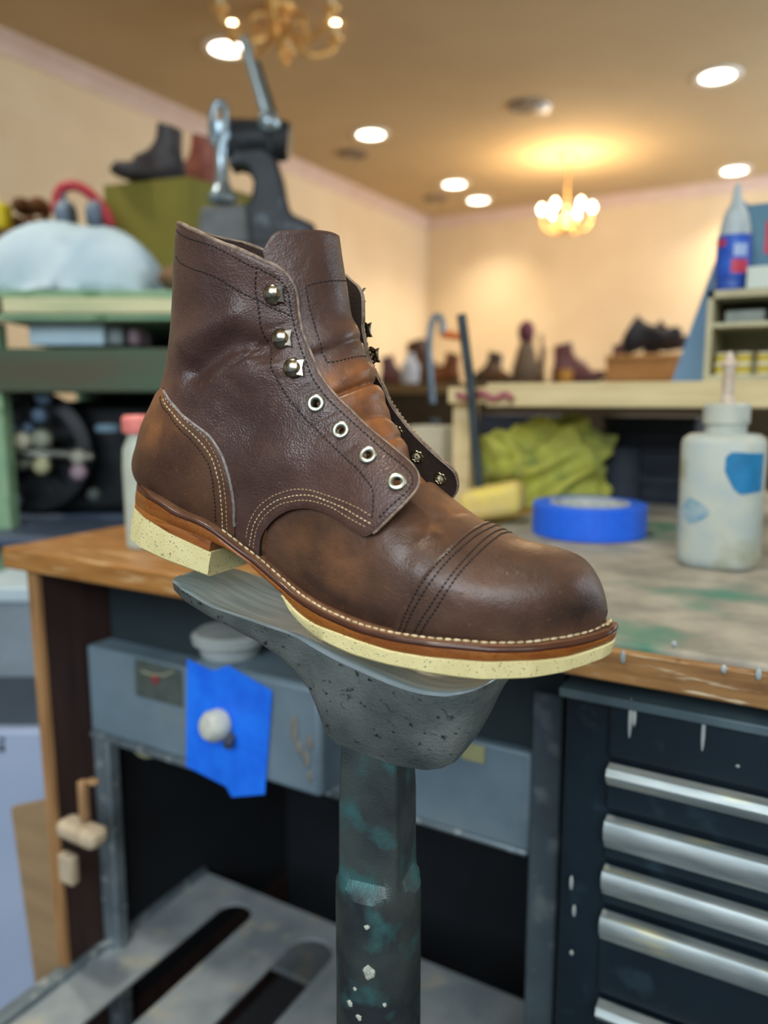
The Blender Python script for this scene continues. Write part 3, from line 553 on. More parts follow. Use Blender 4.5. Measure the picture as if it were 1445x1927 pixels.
# eyelets and speed hooks
def frame(L, t, v, h, CL):
    P, N = surf(L, np.array([t]), np.array([v]), h, CL); P, N = P[0], N[0]
    X = V3(1, 0, .25); X = X-N*(X@N); X /= np.linalg.norm(X); return P, N, X, np.cross(N, X)
def ringlet(mb, P, N, X, Y, R0, r, off, n=32, k=10, lob=0):
    RR = []
    for i in range(n+1):
        a = 2*math.pi*i/n; e = X*math.cos(a)+Y*math.sin(a); rr = r*(1+(.45*math.cos(lob*a) if lob else 0))
        RR.append([(P+e*(R0+rr*math.cos(2*math.pi*j/k))+N*(off+r*.8*math.sin(2*math.pi*j/k)))/1000 for j in range(k)])
    mb.rings(RR, 0, False)
def eyelet(t, v, CL, L=LQ, h=2.0):
    P, N, X, Y = frame(L, t, v, h, CL); mb = MB()
    ringlet(mb, P, N, X, Y, 3.45, 1.35, .35)
    RR = [[(P+(X*math.cos(2*math.pi*j/24)+Y*math.sin(2*math.pi*j/24))*2.2+N*z)/1000 for j in range(24)] for z in (.3, -2.4)]
    mb.rings(RR, 0, False)
    o = mb.build('eyelet', nickel, boot, smooth=80)
    mb = MB(); ringlet(mb, P, N, X, Y, 3.3, .8, -2.5, n=48, lob=8); mb.build('washer', brassy, o, smooth=80)
def hook(t, v, CL, L=LQ, h=1.7):
    P, N, X, Y = frame(L, t, v, h, CL); mb = MB(); g = lambda a, b, c: (P+X*a+Y*b+N*c)/1000
    prof = [(0.01, 4.3), (1.7, 4.2), (3.2, 3.75), (4.4, 2.95), (5.1, 2.0), (5.25, 1.5), (4.9, 1.25), (2.2, 1.1), (2.0, .2), (3.4, 0), (0.01, -.1)]
    mb.rings([[g(r*math.cos(2*math.pi*j/28), r*math.sin(2*math.pi*j/28), h) for j in range(28)] for r, h in prof], 0, False)
    out = [(2.6, -3.6), (4.6, -3.9), (6.0, -4.3), (5.6, -2.6), (5.3, -.2), (5.6, 2.0), (6.3, 3.9), (4.6, 3.9), (2.6, 3.6)]
    mb.rings([[g(a, b, 3.2-.16*(a-2.8)**1.0+(.55 if abs(b) > 3 and a > 5 else 0)) for a, b in out], [g(a, b, 2.3-.16*(a-2.8)+(.55 if abs(b) > 3 and a > 5 else 0)) for a, b in out]])
    mb.build('speed_hook', hook_m, boot, smooth=50)
for t, v in FT['eyelets']: eyelet(t, v, CREASE)
for t, v in far_e: eyelet(t, v, (), LF, .2)
for t, v in FT['hooks']: hook(t, v, CREASE); hook(t, 2-v+.04, (), LF, .2)
# sole
welt_m = mat('welt_leather', '7b573c', '664630', .55, scale=200, bump=.1, bscale=900)
welt_side = mat('welt_edge', '3d2319', '4a2a1c', .32, scale=120, stretch=(1, 1, 4), coat=.3)
mid_m = mat('midsole_leather', '7d4517', '935a22', .42, scale=55, stretch=(.5, .5, 3), c3='6a3610', s3=900, lo3=.5, hi3=.7, coat=.25, bump=.15, bscale=900)
stack_m = mat('heel_stack_leather', '83491a', '9b5f25', .4, scale=40, stretch=(.4, .4, 6), coat=.3, c3='5e3110', s3=150)
cream_m = mat('crepe_rubber', 'dcd39c', 'd2c88f', .75, scale=60, c3='5d5740', s3=820, lo3=.635, hi3=.675, bump=.2, bscale=900)
def outline(x0, x1, inset, n=110):
    c = (1-np.cos(np.linspace(0, math.pi, n)))/2
    lo, hi = SOLE_X[0], SOLE_X[-1]; xm = 150.
    x = x0+(x1-x0)*c; k = 1-inset/148.
    xx = xm+(x-xm)*k; w = np.maximum(sole_w(x)-inset*np.where((x > lo+1) & (x < hi-1), 1, 0), 0)
    return x, np.concatenate([np.stack([xx, -w], 1), np.stack([xx[::-1], w[::-1]], 1)])
def layer(name, x0, x1, levels, m, parent=boot, mi=None, cap_mi=0):
    """levels from the top: (z of x, inset)"""
    RR = []
    for zf, ins in levels:
        x, o = outline(x0, x1, ins); z = zf(x); zz = np.r_[z, z[::-1]]; RR.append(np.stack([o[:, 0], o[:, 1], zz], 1)/1000)
    mb = MB(); n = len(RR[0]); h = n//2
    mb.v = [tuple(p) for r in RR for p in r]
    for i in range(len(RR)-1):
        for j in range(n): k = (j+1) % n; mb.f.append((i*n+j, i*n+k, (i+1)*n+k, (i+1)*n+j)); mb.m.append(mi[i] if mi else 0)
    for o in (0, (len(RR)-1)*n):
        for j in range(h-1): mb.f.append((o+j, o+j+1, o+n-2-j, o+n-1-j)); mb.m.append(cap_mi)
    return mb.build(name, m, parent, smooth=40)
BCX = [(2, 24.2), (40, 22.4), (77.5, 20.4), (87, 19.7), (103.5, 15.9), (118, 10.9), (131.5, 6.9), (137.5, 4.8), (151.5, 2.0), (169.9, 3.4), (186.4, 5.6), (200.3, 7.2), (226.3, 12.3), (249, 17.4), (269.2, 22.3), (285.3, 27.3), (294.2, 31.4), (298, 33)]
CBX = [(131, 6.6), (138.5, 1.0), (146, -1.8), (159.7, -4.0), (177.4, -3.5), (201.9, -.2), (224.2, 3.8), (241.4, 6.6), (257.8, 10.3), (277.5, 16.1), (289.9, 21.5), (298.4, 25.6)]
HCX = [(2, 21.6), (32.6, 19.2), (50, 16.9), (80, 14.4)]
ip = lambda tab: (lambda x: np.interp(x, [a for a, _ in tab], [b for _, b in tab]))
sp_ = lambda tab: (lambda x: spline([a for a, _ in tab], [b for _, b in tab], x))
bc, cb, hc = sp_(BCX), sp_(CBX), ip(HCX)
x0, x1 = float(SOLE_X[0]), float(SOLE_X[-1])
welt = layer('welt', x0, x1, [(lambda x: welt_z(x), 1.4), (lambda x: welt_z(x)-.5, .4), (lambda x: welt_z(x)-1.3, 0.), (lambda x: welt_z(x)-2.3, .1), (lambda x: welt_z(x)-3.0, .7)], [welt_m, welt_side], mi=[1, 1, 1, 1])
layer('midsole', x0, x1, [(lambda x: welt_z(x)-2.7, .8), (lambda x: welt_z(x)-3.3, .15), (lambda x: (welt_z(x)-3.3+bc(x))/2, .05), (lambda x: bc(x)+.5, .3), (bc, .8)], mid_m)
layer('heel_stack', x0, 79.5, [(lambda x: bc(x)+.3, .6), (lambda x: bc(x)-.4, .35), (lambda x: hc(x)+.2, .35)], stack_m)
layer('heel_lift', x0, 81.0, [(lambda x: hc(x), .2), (lambda x: hc(x)*.5+np.maximum(0, 1-x/14)**2*3, .0), (lambda x: 1.0+np.maximum(0, 1-x/16)**2*7, .3), (lambda x: 0.1+np.maximum(0, 1-x/18)**2*7.5, 1.3)], cream_m)
layer('outsole', 131.5, x1, [(lambda x: bc(x), .3), (lambda x: bc(x)-.4, -.35), (lambda x: np.minimum(bc(x)-.5, cb(x)+1.0), -.3), (lambda x: np.minimum(bc(x)-.6, cb(x)), .6)], cream_m)
xs, o = outline(x0, x1, 4.3, 300); z = welt_z(np.r_[xs, xs[::-1]])
m_ = np.r_[xs, xs[::-1]] > 79; P = np.stack([o[:, 0], o[:, 1], z+.05], 1)[m_]
beads('stitching', P, np.tile(V3(0, 0, 1), (len(P), 1)), thread_w, welt, pitch=4.2, length=3.85, r=.68, jit=.05)
# ------------------------------------------------------------------ the cobbler's iron last on its post
aM = Matrix([list(r)+[p] for r, p in zip(np.stack([bXh, bY, ZUP], 1), (-.234, .358, .970))]+[[0, 0, 0, 1]])
stand = thing('shoe_last_stand', 'worn cast iron cobbler shoe last on a green painted steel post', 'shoe stand')
stand.matrix_world = aM
iron = mat('cast_iron_worn', '858e8c', '4f5a59', .36, .5, scale=24, detail=12, lo=.34, hi=.66, c3='2f3636', s3=230, lo3=.60, hi3=.72, bump=.35, bscale=600, rvar=.08)
polished = mat('iron_polish_reflection', 'c3d2d6', '98adb5', .28, .5, scale=40, stretch=(.5, 6, 1), bump=.2, bscale=120)  # rubbed bright iron; the pale blue also puts the window's reflection into the colour
post_m = mat('post_paint', '46504f', '2b3338', .45, .4, scale=26, detail=12, lo=.38, hi=.62, c3='3d6667', s3=38, lo3=.52, hi3=.66, bump=.22, bscale=1100, rvar=.1)
RIM = [(-114, 5.5, 3), (-111.5, 6, 12), (-105, 6.5, 21), (-92, 5, 28.5), (-70, -.5, 33), (-45, -4.2, 35), (-23, -7.2, 36), (-5, -10.4, 36), (7, -15, 35.5), (24, -20, 36), (45, -25, 37), (62, -27.6, 37), (77, -27.4, 36), (84, -26.5, 33.5), (90, -25.5, 29), (94, -24.5, 22), (97, -24, 13), (98.5, -24, 3)]
BOT = [(-115, 1), (-100, -3), (-80, -9), (-58, -15), (-38, -22), (-24, -30), (-15, -39), (-8, -49), (-5, -60), (-1, -71), (6, -76.5), (23, -79), (37, -81), (45, -81), (60, -80), (69, -77), (76, -72), (81, -62), (87, -48), (92, -38), (98.5, -29)]
xa = np.unique(np.r_[np.linspace(-114, 98.5, 120), [a for a, _ in BOT], np.linspace(-12, 0, 12)])
ra = spline([a for a, _, _ in RIM], [b for _, b, _ in RIM], xa); wa = np.interp(xa, [a for a, _, _ in RIM], [c for _, _, c in RIM]); ba = np.minimum(np.interp(xa, [a for a, _ in BOT], [b for _, b in BOT]), ra-2)
RR = []
for x, r, w_, b in zip(xa, ra, wa, ba):
    deep = (r-b); tw = w_*(1-.38*min(1, deep/50)); ring = []
    dish = 4.5*math.exp(-((x+35)/40)**2)+1.2+2.5*math.exp(-((x-70)/30)**2); lip = min(3., w_*.2)
    for u in (0, .04, .12, .3, .5, .7, .85, .95, 1.0): ring.append((x, -(w_+(tw-w_)*u**1.2)*(1-.16*max(0, u-.8)/.2), r-1.0+(b-r+1.0)*u))
    ring += [(x, -tw*.55, b-.6), (x, 0, b-.9), (x, tw*.55, b-.6)]
    for u in (1.0, .95, .85, .7, .5, .3, .12, .04, 0): ring.append((x, (w_+(tw-w_)*u**1.2)*(1-.16*max(0, u-.8)/.2), r-1.0+(b-r+1.0)*u))
    for k in (.96, .88, .7, .4, 0, -.4, -.7, -.88, -.96): ring.append((x, (w_)*k, r-dish*(1-k*k)**.8+(.0 if abs(k) < .9 else -.15)))
    RR.append(np.array(ring)/1000)
mb = MB(); n = len(RR[0]); mb.v = [tuple(p) for r in RR for p in r]
for i in range(len(RR)-1):
    for j in range(n): k = (j+1) % n; mb.f.append((i*n+j, i*n+k, (i+1)*n+k, (i+1)*n+j)); mb.m.append(1 if j >= 19 or j < 1 else 0)
mb.f += [tuple(range(n))[::-1], tuple((len(RR)-1)*n+j for j in range(n))]; mb.m += [0, 0]
mb.build('last_head', [iron, polished], stand, smooth=45)
# post: a round bar, milled square below the last
a0 = math.atan2(*(np.array([(-HF)@bY, (-HF)@bXh])))-R(20)
PX, prof = 22.5, [(-70, 16.2, 23.2), (-92, 16.8, 23.8), (-112, 17.6, 24.6), (-150, 17.8, 24.8), (-156, 18.4, 24.8), (-161, 22, 24.6), (-165, 25.5, 25), (-175, 25.5, 25.2), (-260, 25.5, 25.4), (-480, 26, 25.8), (-930, 26, 26), (-932, 60, 60), (-962, 90, 90), (-970, 95, 95)]
RR = []
for z, fl, rr in prof:
    ring = []
    for j in range(96):
        a = 2*math.pi*j/96; b = (a-a0+math.pi/4) % (math.pi/2)-math.pi/4; r = min(rr, fl/math.cos(b)) if abs(b) < math.pi/4 else rr
        ring.append(((PX+r*math.cos(a))/1000, r*math.sin(a)/1000, z/1000))
    RR.append(ring)
pst = MB().rings(RR).build('post', post_m, stand, smooth=28)
chip_m = mat('paint_chip', 'b9c0b4', '8f978c', .8, scale=600, bump=.4, bscale=900)
def chips():
    """flakes of dried glue stuck to the post"""
    rnd = random.Random(4); spots = [(a0+.15, -206, 4.5), (a0+.1, -178, 1.7), (a0-.35, -230, 2.2), (a0-.1, -236, 2), (a0+.3, -243, 1.6), (a0-.4, -252, 3.4), (a0+.5, -226, 1.4), (a0+.15, -250, 1.8), (a0-.2, -219, 1.3)]
    mb = MB()
    for a, z, s in spots:
        n = 11; c = V3((PX+25.3*math.cos(a)), 25.3*math.sin(a), z); e = V3(math.cos(a), math.sin(a), 0); tg = V3(-math.sin(a), math.cos(a), 0)
        ol = [(s*rnd.uniform(.65, 1.2)*math.cos(2*math.pi*j/n), s*rnd.uniform(.65, 1.25)*math.sin(2*math.pi*j/n)) for j in range(n)]
        mb.rings([[(c+tg*p+ZUP*q+e*(h-(p*p)/52))/1000 for p, q in [(p*k, q*k) for p, q in ol]] for h, k in ((-.4, 1), (.35, .95), (.7, .6))])
    return mb.build('glue_flakes', chip_m, pst, smooth=60)
g = chips(); g['kind'] = 'stuff'
# ------------------------------------------------------------------ lamps on the ceiling
lens_m = mat('lamp_lens', 'ffffff', rough=.4, emit='fff3df', estr=9.)
ring_m = mat('lamp_ring', 'efe8dc', rough=.4)
DL = [(428, 90, 'ceiling downlight beside the big gilt chandelier, above the press lever'), (698, 252, 'ceiling downlight standing alone between the press and the small chandelier'),
      (1350, 142, 'large bright ceiling downlight nearest the top corner over the window side'), (855, 346, 'upper of two ceiling downlights close together before the back wall'),
      (900, 376, 'lower of two ceiling downlights close together before the back wall'), (1382, 320, 'ceiling downlight above the glue bottle and the teal box')]
for px, py, lab in DL:
    p = onz(px, py, CZ); t = thing('ceiling_downlight', lab, 'ceiling light', p, 0, 'recessed ceiling downlights')
    MB().lathe([(.082, -.002), (.082, -.008), (.108, -.010), (.118, -.004), (.118, 0.0), (.082, 0.0)], n=40).build('trim_ring', ring_m, t)
    MB().lathe([(.001, -.004), (.082, -.004), (.084, -.0005), (.001, -.0005)], n=40).build('lens', lens_m, t)
    spot('downlight_beam', (0, 0, -.02), 66, (1.0, .86, .64), 118, .07, .9, t)
for x, y in ((-.5, .2), (-1.9, .9), (.7, 1.9), (-.6, 2.6), (.9, -.7)):
    t = thing('ceiling_downlight', 'ceiling downlight over the workbench', 'ceiling light', (x, y, CZ), 0, 'recessed ceiling downlights')
    MB().lathe([(.082, -.002), (.082, -.008), (.108, -.010), (.118, -.004), (.118, 0.0), (.082, 0.0)], n=40).build('trim_ring', ring_m, t)
    MB().lathe([(.001, -.004), (.082, -.004), (.084, -.0005), (.001, -.0005)], n=40).build('lens', lens_m, t)
    spot('downlight_beam', (0, 0, -.02), 62, (1.0, .91, .78), 100, .06, .8, t)
gilt = mat('gilt_brass', 'ecc47c', 'cf9a52', .42, .6, scale=30)
ivory = mat('candle_sleeve', 'f0dcae', rough=.5)
bulb_m = mat('bulb_glow', 'fff4dc', rough=.3, emit='ffe9bf', estr=22.)
def chandelier(loc, label, R_, drop, n, power, a0=0., bk=1., lift=0.):
    """loc: hub centre; drop: hub up to the ceiling"""
    t = thing('chandelier', label, 'chandelier', loc, 0, None); s = R_/.30
    MB().lathe([(.001, drop), (.065, drop), (.06, drop-.015), (.025, drop-.03), (.01, drop-.045), (.001, drop-.045)]).build('canopy', gilt, t)
    ch = MB(); k = .12*s
    while k < drop-.04: ch.lathe([(.004, k), (.011*s, k+.012), (.004, k+.026)], n=10); k += .026
    ch.build('chain', gilt, t)
    MB().lathe([(.001, .17*s), (.012*s, .16*s), (.02*s, .13*s), (.012*s, .10*s), (.035*s, .07*s), (.045*s, .04*s), (.02*s, .01*s), (.05*s, -.02*s), (.06*s, -.045*s), (.03*s, -.08*s), (.012*s, -.10*s), (.001, -.105*s)]).build('hub', gilt, t)
    MB().lathe([(.001, -.10*s), (.02*s, -.105*s), (.026*s, -.12*s), (.014*s, -.135*s), (.009*s, -.15*s), (.001, -.16*s)], n=20).build('finial', gilt, t)
    for i in range(n):
        a = a0+2*math.pi*i/n; u = V3(math.cos(a), math.sin(a), 0)
        pth = [u*(.04*s)+ZUP*(-.02*s), u*(.10*s)+ZUP*(-.085*s), u*(.17*s)+ZUP*(-.105*s), u*(.24*s)+ZUP*(-.08*s), u*(.285*s)+ZUP*((-.02+lift*.6)*s), u*(.30*s)+ZUP*((.035+lift)*s)]
        arm = MB().tube(smooth_line(pth, 6), .0135*s, 10)
        arm.tube(smooth_line([u*(.06*s)+ZUP*(.03*s), u*(.12*s)+ZUP*(.02*s), u*(.15*s)+ZUP*(-.03*s), u*(.12*s)+ZUP*(-.06*s)], 6), .009*s, 8)
        ao = arm.build('arm', gilt, t)
        q = u*(.30*s)+ZUP*(lift*s)
        MB().lathe([(.001, .030*s), (.034*s, .040*s), (.040*s, .052*s), (.03*s, .05*s), (.001, .045*s)], q, 20).build('drip_pan', gilt, ao)
        MB().lathe([(.001, .045*s), (.014*s, .045*s), (.014*s, .115*s), (.001, .115*s)], q, 16).build('candle_sleeve', ivory, ao)
        MB().lathe([(.001, .115*s), (.013*s*bk, .125*s), (.026*s*bk, .155*s), (.022*s*bk, .185*s), (.008*s*bk, .215*s), (.001, .23*s)], q, 16).build('bulb', bulb_m, ao)
    point('chandelier_glow', (0, 0, .22*s), power, (1.0, .74, .44), .12, t)
h = at(527, 46, 3.3); chandelier(h, 'large gilt chandelier cut off by the upper edge, above the press lever', .265, CZ-h[2], 6, 26, R(120), 1.4, -.05)
h = onz(1070, 290, CZ); d_ = float((h-EYE)@FWD); h2 = at(1067, 415, d_); chandelier((h[0], h[1], h2[2]), 'small chandelier hanging whole before the back wall with lit candle bulbs', .17, CZ-h2[2], 6, 30, R(20), 1.5)
vent_m = mat('vent_grille', '8d7a63', '7a6954', .6, scale=40)
for px, py, lab in ((990, 198, 'round ceiling vent alone in the middle of the ceiling'), (665, 288, 'round ceiling vent just behind the lone downlight'), (820, 372, 'round ceiling vent beside the pair of downlights')):
    p = onz(px, py, CZ); t = thing('ceiling_vent', lab, 'vent', p, 0, 'round ceiling vents')
    MB().lathe([(.001, -.012), (.03, -.012), (.034, -.004), (.045, -.004), (.05, -.014), (.066, -.014), (.07, -.004), (.082, -.004), (.088, -.014), (.10, -.012), (.105, 0), (.001, 0)], n=40).build('grille', vent_m, t)
p = onz(1018, 200, CZ); tag(MB().lathe([(.001, -.03), (.03, -.03), (.05, -.022), (.055, 0), (.001, 0)], p, 32).build('smoke_detector', ring_m), 'small white smoke detector on the ceiling beside a round vent', 'smoke detector')
# ------------------------------------------------------------------ the workbench
BZ, BY0 = .90, .583
wood_o = mat('bench_wood', 'b07f45', '8e5f2c', .45, scale=14, stretch=(.6, 7, 7), c3='d6b98b', s3=24, lo3=.56, hi3=.75, coat=.15, bump=.1)
wood_w = mat('bench_worn', 'a9a596', '86847a', .7, scale=22, detail=9, c3='4f7f6d', s3=7, lo3=.54, hi3=.64, bump=.2)
wood_e = mat('bench_edge', 'a77f4d', '6f4f2d', .6, scale=16, stretch=(.6, 5, 5), c3='c9bb9e', s3=40, lo3=.6, hi3=.7)
dark_ply = mat('dark_plywood', '3a2722', '2a1c19', .7, scale=8, stretch=(6, 6, .5))
bench = thing('workbench', 'long shop workbench with orange wooden end and worn grey green top', 'workbench', (-.9, BY0, 0))
bo = (-.9, BY0, 0)
def bmb(lo, hi): return MB().box(lo, hi)
top = bmb((-.892, BY0, BZ-.027), (-.42, 1.72, BZ)).build('bench_end_board', wood_o, bench, bevel=.003, offset=bo)
bmb((-.419, BY0+.002, BZ-.030), (1.2, 1.72, BZ)).build('bench_top', wood_w, bench, bevel=.003, offset=bo)
bmb((-.419, BY0-.006, BZ-.031), (1.2, BY0+.003, BZ-.005)).build('bench_lipping', wood_e, bench, bevel=.002, offset=bo)
leg = MB().hexa([(-.846, BY0+.02, 0), (-.832, BY0+.02, 0), (-.832, 1.2, 0), (-.846, 1.2, 0), (-.862, BY0+.02, BZ-.028), (-.846, BY0+.02, BZ-.028), (-.846, 1.2, BZ-.028), (-.862, 1.2, BZ-.028)]).build('side_panel', dark_ply, bench, offset=bo)
eg = MB().hexa([(-.847, BY0+.013, 0), (-.831, BY0+.013, 0), (-.831, BY0+.02, 0), (-.847, BY0+.02, 0), (-.863, BY0+.013, BZ-.028), (-.845, BY0+.013, BZ-.028), (-.845, BY0+.02, BZ-.028), (-.863, BY0+.02, BZ-.028)]).build('panel_edge', mat('ply_edge', 'b48a5c', '8f6a43', .7, scale=20, stretch=(8, 8, .5)), leg, offset=bo)
bmb((1.1, BY0+.05, 0), (1.16, 1.65, BZ-.03)).build('leg', dark_ply, bench, offset=bo); bmb((-.85, 1.66, 0), (1.16, 1.70, BZ-.03)).build('back_panel', dark_ply, bench, offset=bo)
glue = mat('dried_glue', 'a3adab', '8a9699', .5, scale=50)
rnd = random.Random(3); dr = MB()
for px, py, l in ((1172, 1222, .016), (1268, 1205, .008), (1362, 1250, .010), (1428, 1255, .014)):
    p = ony(px, py, BY0-.008); dr.ball(tuple(p+V3(0, .0012, 0)-ZUP*l*.4), (.0022, .0016, l*.34), 10, 8)
dr.build('glue_drip', glue, bench, offset=bo)['kind'] = 'stuff'
# ------------------------------------------------------------------ things on the bench
def cyl(name, m, prof, c, parent=None, n=40, smooth=35, axis=None): return MB().lathe(prof, c, n, axis).build(name, m, parent, smooth=smooth)
# blue masking tape
p = onz(1107, 1004, BZ); tape_m = mat('blue_tape', '1f6cf2', '1b60e0', .55, scale=200); t = thing('tape_roll', 'thick blue masking tape roll lying flat behind the boot toe', 'tape roll', p)
r = 104*float((p-EYE)@FWD)/FPX; hgt = .043
cyl('tape', tape_m, [(r*.70, .001), (r*.99, .001), (r, .002), (r, hgt-.001), (r*.99, hgt), (r*.70, hgt), (r*.70, .001)], (0, 0, 0), t, 64)
cyl('cardboard_core', mat('core_card', 'c9cfcb', 'aab3b2', .8, scale=90), [(r*.64, .001), (r*.70, .001), (r*.70, hgt+.0005), (r*.64, hgt+.0005), (r*.64, .001)], (0, 0, 0), t, 64)
# squeeze bottle
p = onz(1349, 1060, BZ+.0005); d_ = float((p-EYE)@FWD); s = d_/FPX; poly_m = mat('cloudy_plastic', 'aebdbd', 'c2c9bd', .4, scale=30, c3='8b8a62', s3=18, lo3=.56, hi3=.75, trans=.15, spec=.4)
t = thing('squeeze_bottle', 'cloudy plastic squeeze bottle with straw tip and blue tape patch on the bench', 'bottle', p)
rb = 72*s; H_ = 242*s
def rounded(w, dd, z, n=48, e=4.): return [(w*abs(math.cos(a))**(2/e)*math.copysign(1, math.cos(a)), dd*abs(math.sin(a))**(2/e)*math.copysign(1, math.sin(a)), z) for a in [2*math.pi*j/n for j in range(n)]]
MB().rings([[(q[0], q[1], z) for q in rounded(rb*k, rb*k, z, e=3.2)] for z, k in ((0, .86), (.004, .95), (.012, 1), (H_*.5, .985), (H_*.93, 1), (H_*.97, .96), (H_*1.0, .82), (H_*1.01, .5))]).build('bottle_body', poly_m, t, smooth=60)
cyl('neck', poly_m, [(rb*.5, H_), (rb*.5, H_+18*s), (rb*.56, H_+20*s), (rb*.56, H_+52*s), (rb*.50, H_+56*s), (.001, H_+56*s)], (0, 0, 0), t)
cyl('spout', mat('spout_plastic', 'c9bfb2', 'b3a08c', .5, scale=90), [(rb*.22, H_+50*s), (rb*.17, H_+66*s), (rb*.13, H_+70*s), (rb*.15, H_+90*s), (rb*.13, H_+115*s), (rb*.19, H_+125*s), (rb*.10, H_+140*s), (.001, H_+150*s)], (0, 0, 0), t, 20)
tpm = mat('tape_patch', '1279ae', '0f6a9c', .6, scale=80); pts = [(0, 186), (18, 150), (28, 140), (60, 146), (64, 212), (12, 214), (-2, 200)]
cols = np.linspace(-2, 64, 14); gl = MB()
def span(x):
    z = [];
    for i in range(len(pts)):
        a, b = pts[i], pts[(i+1) % len(pts)]
        if (a[0]-x)*(b[0]-x) <= 0 and a[0] != b[0]: z.append(a[1]+(b[1]-a[1])*(x-a[0])/(b[0]-a[0]))
    return min(z), max(z)
def onb(x, z, k):
    th = math.asin(max(-.995, min(.995, x*s/rb*.98))); b = -cf_*math.cos(th)+cr_*math.sin(th); kk = (abs(b[0])**3.2+abs(b[1])**3.2)**(-1/3.2); return b*kk*rb*k+ZUP*z*s
cf_ = V3(p[0]-EYE[0], p[1]-EYE[1], 0); cf_ /= np.linalg.norm(cf_); cr_ = np.cross(cf_, ZUP)
RRg = []
for x in cols[1:-1]: z0, z1 = span(x); RRg.append([onb(x, z0, 1.002), onb(x, z1, 1.002), onb(x, z1, 1.014), onb(x, z0, 1.014)])
MB().rings(RRg).build('tape_patch', tpm, t)
RRg = [[onb(x, z0, 1.001), onb(x, z1, 1.001), onb(x, z1, 1.004), onb(x, z0, 1.004)] for x, z0, z1 in ((-58, 98, 110), (-48, 80, 130), (-38, 84, 124), (-28, 92, 118), (-18, 100, 108))]
MB().rings(RRg).build('paint_smear', mat('blue_smear', '5a8aa6', '8fa6ad', .6, scale=60, lo=.4, hi=.6), t)
# pale bottle with a pink cap behind the boot heel
p = onz(268, 1030, BZ); s = float((p-EYE)@FWD)/FPX; t = thing('pale_bottle', 'pale grey green bottle with pink cap standing behind the boot heel', 'bottle', p)
cyl('bottle_body', mat('pale_bottle', 'b4bdae', 'a6b0a4', .45, scale=40), [(.001, 0), (24*s, 0), (28*s, 5*s), (29*s, 150*s), (27*s, 185*s), (19*s, 205*s), (17*s, 215*s), (.001, 216*s)], (0, 0, 0), t)
cyl('cap', mat('pink_cap', 'e58d86', 'd9736c', .5, scale=60), [(.001, 214*s), (25*s, 214*s), (27*s, 218*s), (27*s, 240*s), (22*s, 247*s), (.001, 248*s)], (0, 0, 0), t)
# yellow foam block
p = onz(935, 985, BZ); s = float((p-EYE)@FWD)/FPX; M = Matrix.Translation(Vector(p))@Matrix.Rotation(R(14), 4, 'Z')
yb = MB(); M2 = M@Matrix.Rotation(R(-12), 4, 'Y'); yb.box((-60*s, -.03, 13*s), (56*s, .06, 70*s), 0, M2)
tag(yb.build('foam_block', mat('yellow_foam', 'dccb66', 'cdbb7c', .8, scale=30, bump=.4, bscale=300), bevel=.014, bseg=4), 'yellow foam block lying beside the green cloth heap, behind the boot', 'block')
# crumpled green and yellow cloth
cloth_m = mat('green_cloth', 'c0c258', '9aa24e', .8, scale=14, c3='838f50', s3=20, lo3=.52, hi3=.66, bump=.15, bscale=160)
p = onz(1000, 950, BZ); s = float((p-EYE)@FWD)/FPX
OUT = np.array([(868, 948), (866, 915), (876, 872), (892, 838), (925, 818), (960, 806), (1000, 792), (1035, 778), (1066, 773), (1096, 776), (1104, 806), (1130, 812), (1152, 820), (1156, 842), (1128, 868), (1140, 895), (1152, 925), (1150, 948)], float)
oa = np.arctan2(948-OUT[:, 1]+1e-3, OUT[:, 0]-1010); orr = np.hypot(OUT[:, 0]-1010, 948-OUT[:, 1]); k_ = np.argsort(oa); oa, orr = oa[k_], orr[k_]
cfc = V3(p[0], p[1], 0); cfc /= np.linalg.norm(cfc); crc = np.cross(cfc, ZUP); ctr = onz(1010, 948, BZ)
ph, ps = np.meshgrid(np.linspace(0, math.pi, 150), np.linspace(0, math.pi, 110), indexing='ij')     # ph: round the outline, ps: front to back
rad = np.interp(ph, oa, orr)
X_ = np.cos(ph)*rad*np.sin(ps); Z_ = np.sin(ph)*rad*np.sin(ps); Y_ = -np.cos(ps)*62
def ridge(a, sharp): return (1-np.abs(np.sin(a)))**sharp
wx = X_+14*np.sin(Z_/26+1)+9*np.sin(Y_/17); wz = Z_+12*np.sin(X_/31+2)+8*np.sin(Y_/14+1)
dsp = 1.6*(17*ridge((wz*.86-wx*.50)/25, 1.3)+10*ridge((wz*.93-wx*.32+Y_*.6)/15+.6, 1.5)+9*ridge((wx*.8+wz*.35+Y_*.4)/33+1.1, 1.2)+4*np.sin(wx/9+wz/13)-16)
nr = np.sqrt(X_**2+Y_**2*3+Z_**2)+1e-6; amp = np.sin(ps)**.5
Xd, Yd, Zd = X_+X_/nr*dsp*amp*.5, Y_+Y_*1.7/nr*dsp-dsp*.35*np.sin(ps), np.maximum(Z_+Z_/nr*dsp*amp*.5, 0)
GP = ctr+(crc*(Xd*s)[..., None]+cfc*(Yd*s*1.0)[..., None]+ZUP*(Zd*s)[..., None])+ZUP*.0008
mh = MB(); mh.rings([[tuple(q) for q in row] for row in GP], 0, False, closed=False)
tag(mh.build('cloth_heap', cloth_m, smooth=60), 'crumpled yellow green work cloth heaped on the bench under the shelf', 'cloth')
